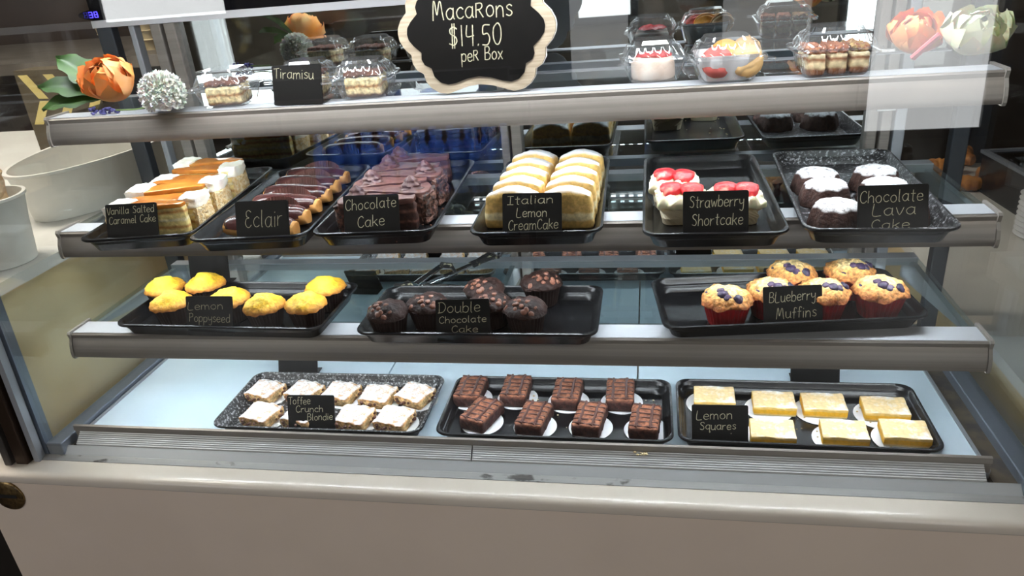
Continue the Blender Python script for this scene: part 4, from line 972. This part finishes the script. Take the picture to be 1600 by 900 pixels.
# ------------------------------------------------------------------ serving tongs on the muffin shelf
steel = M('polished_steel', rgb(190, 192, 196), .15, 1)
blackp = M('black_nylon', (.012, .012, .013), .3, c2=rgb(200, 196, 160), nscale=90, lo=.58, hi=.66)
tg = thing('serving_tongs', 'black-headed steel tongs lying behind the chocolate muffin tray', 'tongs', (0, 0, ZS3+.0006))
def P3(px, py, z): x, y = at(px, py, z); return Vector((x, y, z-ZS3))
def bar(p, q, wd, th):
    p, q = Vector(p), Vector(q); t = (q-p).normalized(); s = t.cross(Vector((0, 0, 1))).normalized()*wd/2; n = Vector((0, 0, th/2)); mb = MB()
    return mb.loft([[c-s-n, c+s-n, c+s+n, c-s+n] for c in (p, q)])
arm1 = [P3(650, 444, .014), P3(690, 416, .024)]; arm2 = [P3(668, 444, .010), P3(738, 414, .018)]
obj('tong_arm', bar(arm1[0], arm1[1], .012, .003), steel, tg, smooth=0, bevel=.001)
obj('tong_arm', bar(arm2[0], arm2[1], .011, .003), steel, tg, smooth=0, bevel=.001)
obj('hinge', merge(bar(P3(688, 414, .026), P3(706, 416, .024), .010, .006), bar(P3(704, 414, .026), P3(714, 430, .012), .006, .004)), blackp, tg, smooth=0, bevel=.001)
hd = ball((0, 0, 0), .017, .012, .010, 14, 8).rough(.003, 120, 2); c_ = P3(630, 452, .012); hd.rotz(A(25)).move(c_.x, c_.y, c_.z)
obj('tong_head', hd, blackp, tg, smooth=50)
h2 = MB(); a_, b_ = P3(738, 414, .018), P3(768, 400, .022); t_ = (b_-a_); s_ = t_.cross(Vector((0, 0, 1))).normalized()
for k in range(-2, 3):
    b0 = bar(a_+t_*.25+s_*.004*k*.6, b_+t_*.15+s_*.0062*k, .0036, .0035); h2.add(b0.v, b0.f)
b0 = bar(a_-t_*.05, a_+t_*.3, .016, .004); h2.add(b0.v, b0.f)
b0 = bar(b_+t_*.10-s_*.015, b_+t_*.10+s_*.015, .004, .004); h2.add(b0.v, b0.f)
obj('tong_head', h2, blackp, tg, smooth=0)
c1, c2 = P3(656, 448, .010), P3(722, 451, .010); d_ = (c2-c1); n_ = Vector((-d_.y, d_.x, 0)).normalized(); lp = []
for j in range(25):
    a = 2*PI*j/24; m_ = (c1+c2)/2; lp.append(m_+d_*.5*(abs(math.cos(a))**.5*(1 if math.cos(a) > 0 else -1))+n_*.008*math.sin(a))
obj('handle_loop', MB().tube(lp, .0022, 8, False), steel, tg)

# ------------------------------------------------------------------ beyond the side glass: counters left and right
beige = M('beige_marble', rgb(230, 212, 170), .35, c2=rgb(202, 176, 126), nscale=5, lo=.35, hi=.7, detail=8)
white_top = M('white_counter_top', rgb(214, 212, 206), .4, c2=rgb(205, 202, 196), nscale=5)
lc = thing('side_counter', 'white-topped counter with beige marble side left of the display case', 'counter', (-.70, 0, 0))
obj('counter_top', MB().box(-1.1, 0, -.050, 1.1, .060, .078), white_top, lc, smooth=0)
obj('marble_side', MB().box(-1.1, -.012, -.020, 1.1, -.95, .060), beige, lc, smooth=0)
obj('counter_front', MB().box(-1.1, -.012, -.040, -.020, -.95, .060), M('shaded_counter_front', (.012, .010, .009), .4), lc, smooth=0)  # face coloured black to stand in for the shade left of the case
tub_m = M('white_tub_plastic', rgb(222, 220, 214), .35, c2=rgb(212, 210, 204), nscale=6)
def oval(rx, ry, z, n=64): return [(rx*math.cos(2*PI*j/n), ry*math.sin(2*PI*j/n), z) for j in range(n)]
tb = thing('oval_tub', 'big white oval tub on the left counter', 'tub', (-.842, .50, .079))
o = MB().loft([oval(.098, .235, 0), oval(.104, .245, .04), oval(.112, .257, .083), oval(.116, .262, .086), oval(.116, .262, .091), oval(.109, .254, .091), oval(.100, .240, .045), oval(.093, .228, .005)])
obj('tub_body', o, tub_m, tb, smooth=50)
obj('handle_slot', ball((.040, .2275, .066), .030, .004, .009, 20, 10), M('black_void', (.01, .01, .01), .8), tb, smooth=60)
sb = thing('round_tub', 'smaller white tub with crumpled paper bags at the far left', 'tub', (-.763, .085, .079))
def circ(r, z, n=40): return [(r*math.cos(2*PI*j/n), r*math.sin(2*PI*j/n), z) for j in range(n)]
obj('tub_body', MB().loft([circ(.046, 0), circ(.052, .06), circ(.058, .098), circ(.061, .10), circ(.061, .104), circ(.056, .104), circ(.049, .06), circ(.044, .004)]), tub_m, sb, smooth=50)
pb_ = tag(obj('paper_bag', rbox(.070, .05, .06, 14, 12, 8, r=.012, z0=0).rough(.010, 40, 7), M('kraft_paper', rgb(182, 150, 116), .8, c2=rgb(200, 176, 146), nscale=20, bump=.4, bscale=40), smooth=20), 'crumpled brown paper bag in the small white tub', 'paper bag'); pb_.location = (-.768, .093, .165)
pb2 = tag(obj('paper_bag', rbox(.05, .026, .035, 14, 12, 8, r=.010, z0=0).rough(.009, 50, 8), paper_white, smooth=20), 'crumpled white paper in the small tub in front of the brown bag', 'paper bag'); pb2.location = (-.750, .052, .172)
# dark stand and cups beyond the left end
ds = thing('back_counter', 'dark brown back counter with a stone-grey top far left behind the case', 'counter', (-1.6, 1.25, 0))
obj('counter_body', MB().box(-1.2, 2.6, 0, .7, -.95, .225), M('dark_wood_front', rgb(26, 20, 17), .5, c2=rgb(36, 28, 22), nscale=6), ds, smooth=0)
obj('counter_top', MB().box(-1.25, 2.65, -.04, .75, .225, .258), M('grey_stone_top', rgb(104, 98, 92), .35, c2=rgb(84, 78, 72), nscale=12), ds, smooth=0)
cupm = M('beige_paper_cup', rgb(176, 158, 124), .7)
yel = M('chevron_yellow', rgb(206, 186, 116), .6)
cv = thing('chevron_box', 'box with yellow and grey chevrons beyond the left side glass', 'box', (-1.075, .70, .079), A(-8))
obj('box_body', MB().box(-.115, .115, -.03, .03, 0, .215), M('grey_brown_card', rgb(78, 68, 50), .6), cv, smooth=0)
zz = MB()
for k in range(3):
    x = -.105+k*.075
    for s, z0 in ((1, 0.090), (-1, .148)):
        zz.add([(x+(.04 if s < 0 else 0), -.0306, z0+.004), (x+.028+(.04 if s < 0 else 0), -.0306, z0+.004), (x+.028+(.04 if s > 0 else 0), -.0306, z0+.057), (x+(.04 if s > 0 else 0), -.0306, z0+.057),
                (x+(.04 if s < 0 else 0), -.0300, z0+.004), (x+.028+(.04 if s < 0 else 0), -.0300, z0+.004), (x+.028+(.04 if s > 0 else 0), -.0300, z0+.057), (x+(.04 if s > 0 else 0), -.0300, z0+.057)],
               [(0,1,2,3), (7,6,5,4), (0,4,5,1), (1,5,6,2), (2,6,7,3), (3,7,4,0)])
obj('chevron_print', zz, yel, cv, smooth=0)
def cup(x, y, z, label):
    t = obj('paper_cup_stack', MB().lathe([(.022, 0), (.026, .05), (.030, .055), (.026, .06), (.029, .10), (.033, .105), (.030, .108), (.034, .14), (.036, .143), (.032, .143)], 28), cupm, smooth=40)
    t.location = (x, y, z); t.scale = (.8, .8, .55); return tag(t, label, 'cups', 'beige cup stacks on the back counter')
cup(-1.43, 1.34, .258, 'beige cup stack left on the back counter'); cup(-1.30, 1.36, .258, 'beige cup stack right on the back counter, by the post')
# right neighbour
rc = thing('side_counter', 'grey-topped counter with beige marble side right of the display case', 'counter', (.70, 0, 0))
obj('counter_top', MB().box(0, 1.5, -.05, 1.1, -.130, -.112), white_top, rc, smooth=0)
obj('marble_side', MB().box(.01, 1.5, -.04, 1.1, -.95, -.130), beige, rc, smooth=0)
bx = thing('dark_display_box', 'black open-topped display box on the right counter', 'box', (1.16, .80, -.112), A(4))
obj('box_shell', MB().loft([[(x, y, z) for x, y in ((-.22, -.11), (.22, -.11), (.22, .11), (-.22, .11))] for z in (0, .085)]+[[(x, y, z) for x, y in ((-.21, -.10), (.21, -.10), (.21, .10), (-.21, .10))] for z in (.085, .01)]), M('black_acrylic_box', rgb(30, 34, 42), .15), bx, smooth=0)
obj('box_rim', MB().loft([[(x, y, z) for x, y in ((-.224, -.114), (.224, -.114), (.224, .114), (-.224, .114))] for z in (.083, .090)]+[[(x, y, z) for x, y in ((-.212, -.102), (.212, -.102), (.212, .102), (-.212, .102))] for z in (.090, .083)]), M('grey_box_rim', rgb(110, 118, 130), .3), bx, smooth=0)
croi = M('baked_pastry', rgb(196, 132, 66), .55, c2=rgb(150, 92, 42), nscale=40, bump=.6, bscale=90)
def croissant(x, y, z, rz, label):
    mb = MB(); path = []; rad = []
    for k in range(21):
        a = -1.2+2.4*k/20; path.append((.045*math.sin(a), .03*math.cos(a)-.02, .016)); rad.append(.0165*math.cos(a*.95)**.6*(1+.10*math.sin(k*2.1))+.002)
    mb.tube(path, rad, 12).rough(.0016, 90, 4)
    o = obj('croissant', mb, croi, smooth=60); o.location = (x, y, z); o.rotation_euler = (0, 0, rz); return tag(o, label, 'pastry', 'croissants on the right counter')
for k, (q, lb) in enumerate((((1470, 258), 'croissant just beyond the right end of the case, nearest the case'), ((1512, 240), 'croissant piled beside the black display box'), ((1500, 280), 'front croissant beside the black display box'), ((1548, 262), 'croissant at the left edge of the black display box'))):
    x, y = at(q[0], q[1], -.09); croissant(x, y, -.111, k*1.3, lb)
st = thing('plate_stack', 'stack of white plates at the far right edge', 'plates', (.935, .60, -.112))
for k in range(9):
    obj('plate', MB().lathe([(.022, 0), (.030, .002), (.044, .008), (.045, .0092), (.030, .0045), (.004, .004)], 40, (0, 0, .0095*k)), paper_white, st, smooth=50)
# water bottles and shelf across the aisle, seen only as reflections in the glass
sf = thing('aisle_shelf', 'dark shelf unit across the aisle carrying water bottles', 'shelf', (-.83, -2.62, 0))
obj('shelf_board', MB().box(-.5, .5, -.2, .2, -.37, -.35), M('dark_shelf', rgb(44, 40, 38), .5), sf, smooth=0)
obj('shelf_body', MB().box(-.48, .48, -.18, .18, -.95, -.37), M('dark_shelf', rgb(44, 40, 38), .5), sf, smooth=0)
blue_b = M('blue_water_bottle', rgb(70, 110, 205), .15, c2=rgb(120, 160, 230), nscale=12); blue_c = M('blue_bottle_cap', rgb(140, 175, 240), .4)
def bottle():
    t = thing('water_bottle', '', 'bottle', group='blue water bottles across the aisle')
    obj('bottle_body', MB().lathe([(.030, 0), (.033, .006), (.033, .16), (.030, .20), (.014, .235), (.014, .25)], 16), blue_b, t, smooth=40)
    obj('bottle_cap', MB().lathe([(.018, .248), (.018, .28), (.012, .284)], 16), blue_c, t, smooth=40)
    return t
pbt = bottle(); k = 0
for j in range(2):
    for i in range(11):
        loc = (-1.27+i*.082+j*.03, -2.48-j*.09, -.3498); lab = 'blue-capped water bottle in the %s row across the aisle' % ('front', 'rear')[j]
        if k == 0: pbt.location = loc; pbt['label'] = lab
        else: dup(pbt, loc, 0, lab)
        k += 1
hl = thing('added_shelf_lamp', 'added hooded strip lamp above the water bottles across the aisle', 'lamp', (-.83, -2.34, .16))  # unseen lamp added so the bottles show up in the glass
obj('lamp_hood', MB().box(-.5, .5, -.06, -.05, -.05, .02).box(-.5, .5, .05, .06, -.05, .02).box(-.5, .5, -.06, .06, .02, .03).box(-.50, -.49, -.05, .05, -.05, .02).box(.49, .50, -.05, .05, -.05, .02), M('dark_shelf', rgb(44, 40, 38), .5), hl, smooth=0)
obj('lamp_tube', MB().box(-.47, .47, -.03, .03, .005, .018), emitter('lamp_tube_light', (.85, .92, 1.0), 55.0), hl, smooth=0)
obj('lamp_post', MB().box(-.57, -.54, -.02, .02, -1.11, .02).box(.54, .57, -.02, .02, -1.11, .02).box(-.57, -.50, -.02, .02, .0, .02).box(.50, .57, -.02, .02, .0, .02), M('dark_shelf', rgb(44, 40, 38), .5), hl, smooth=0)
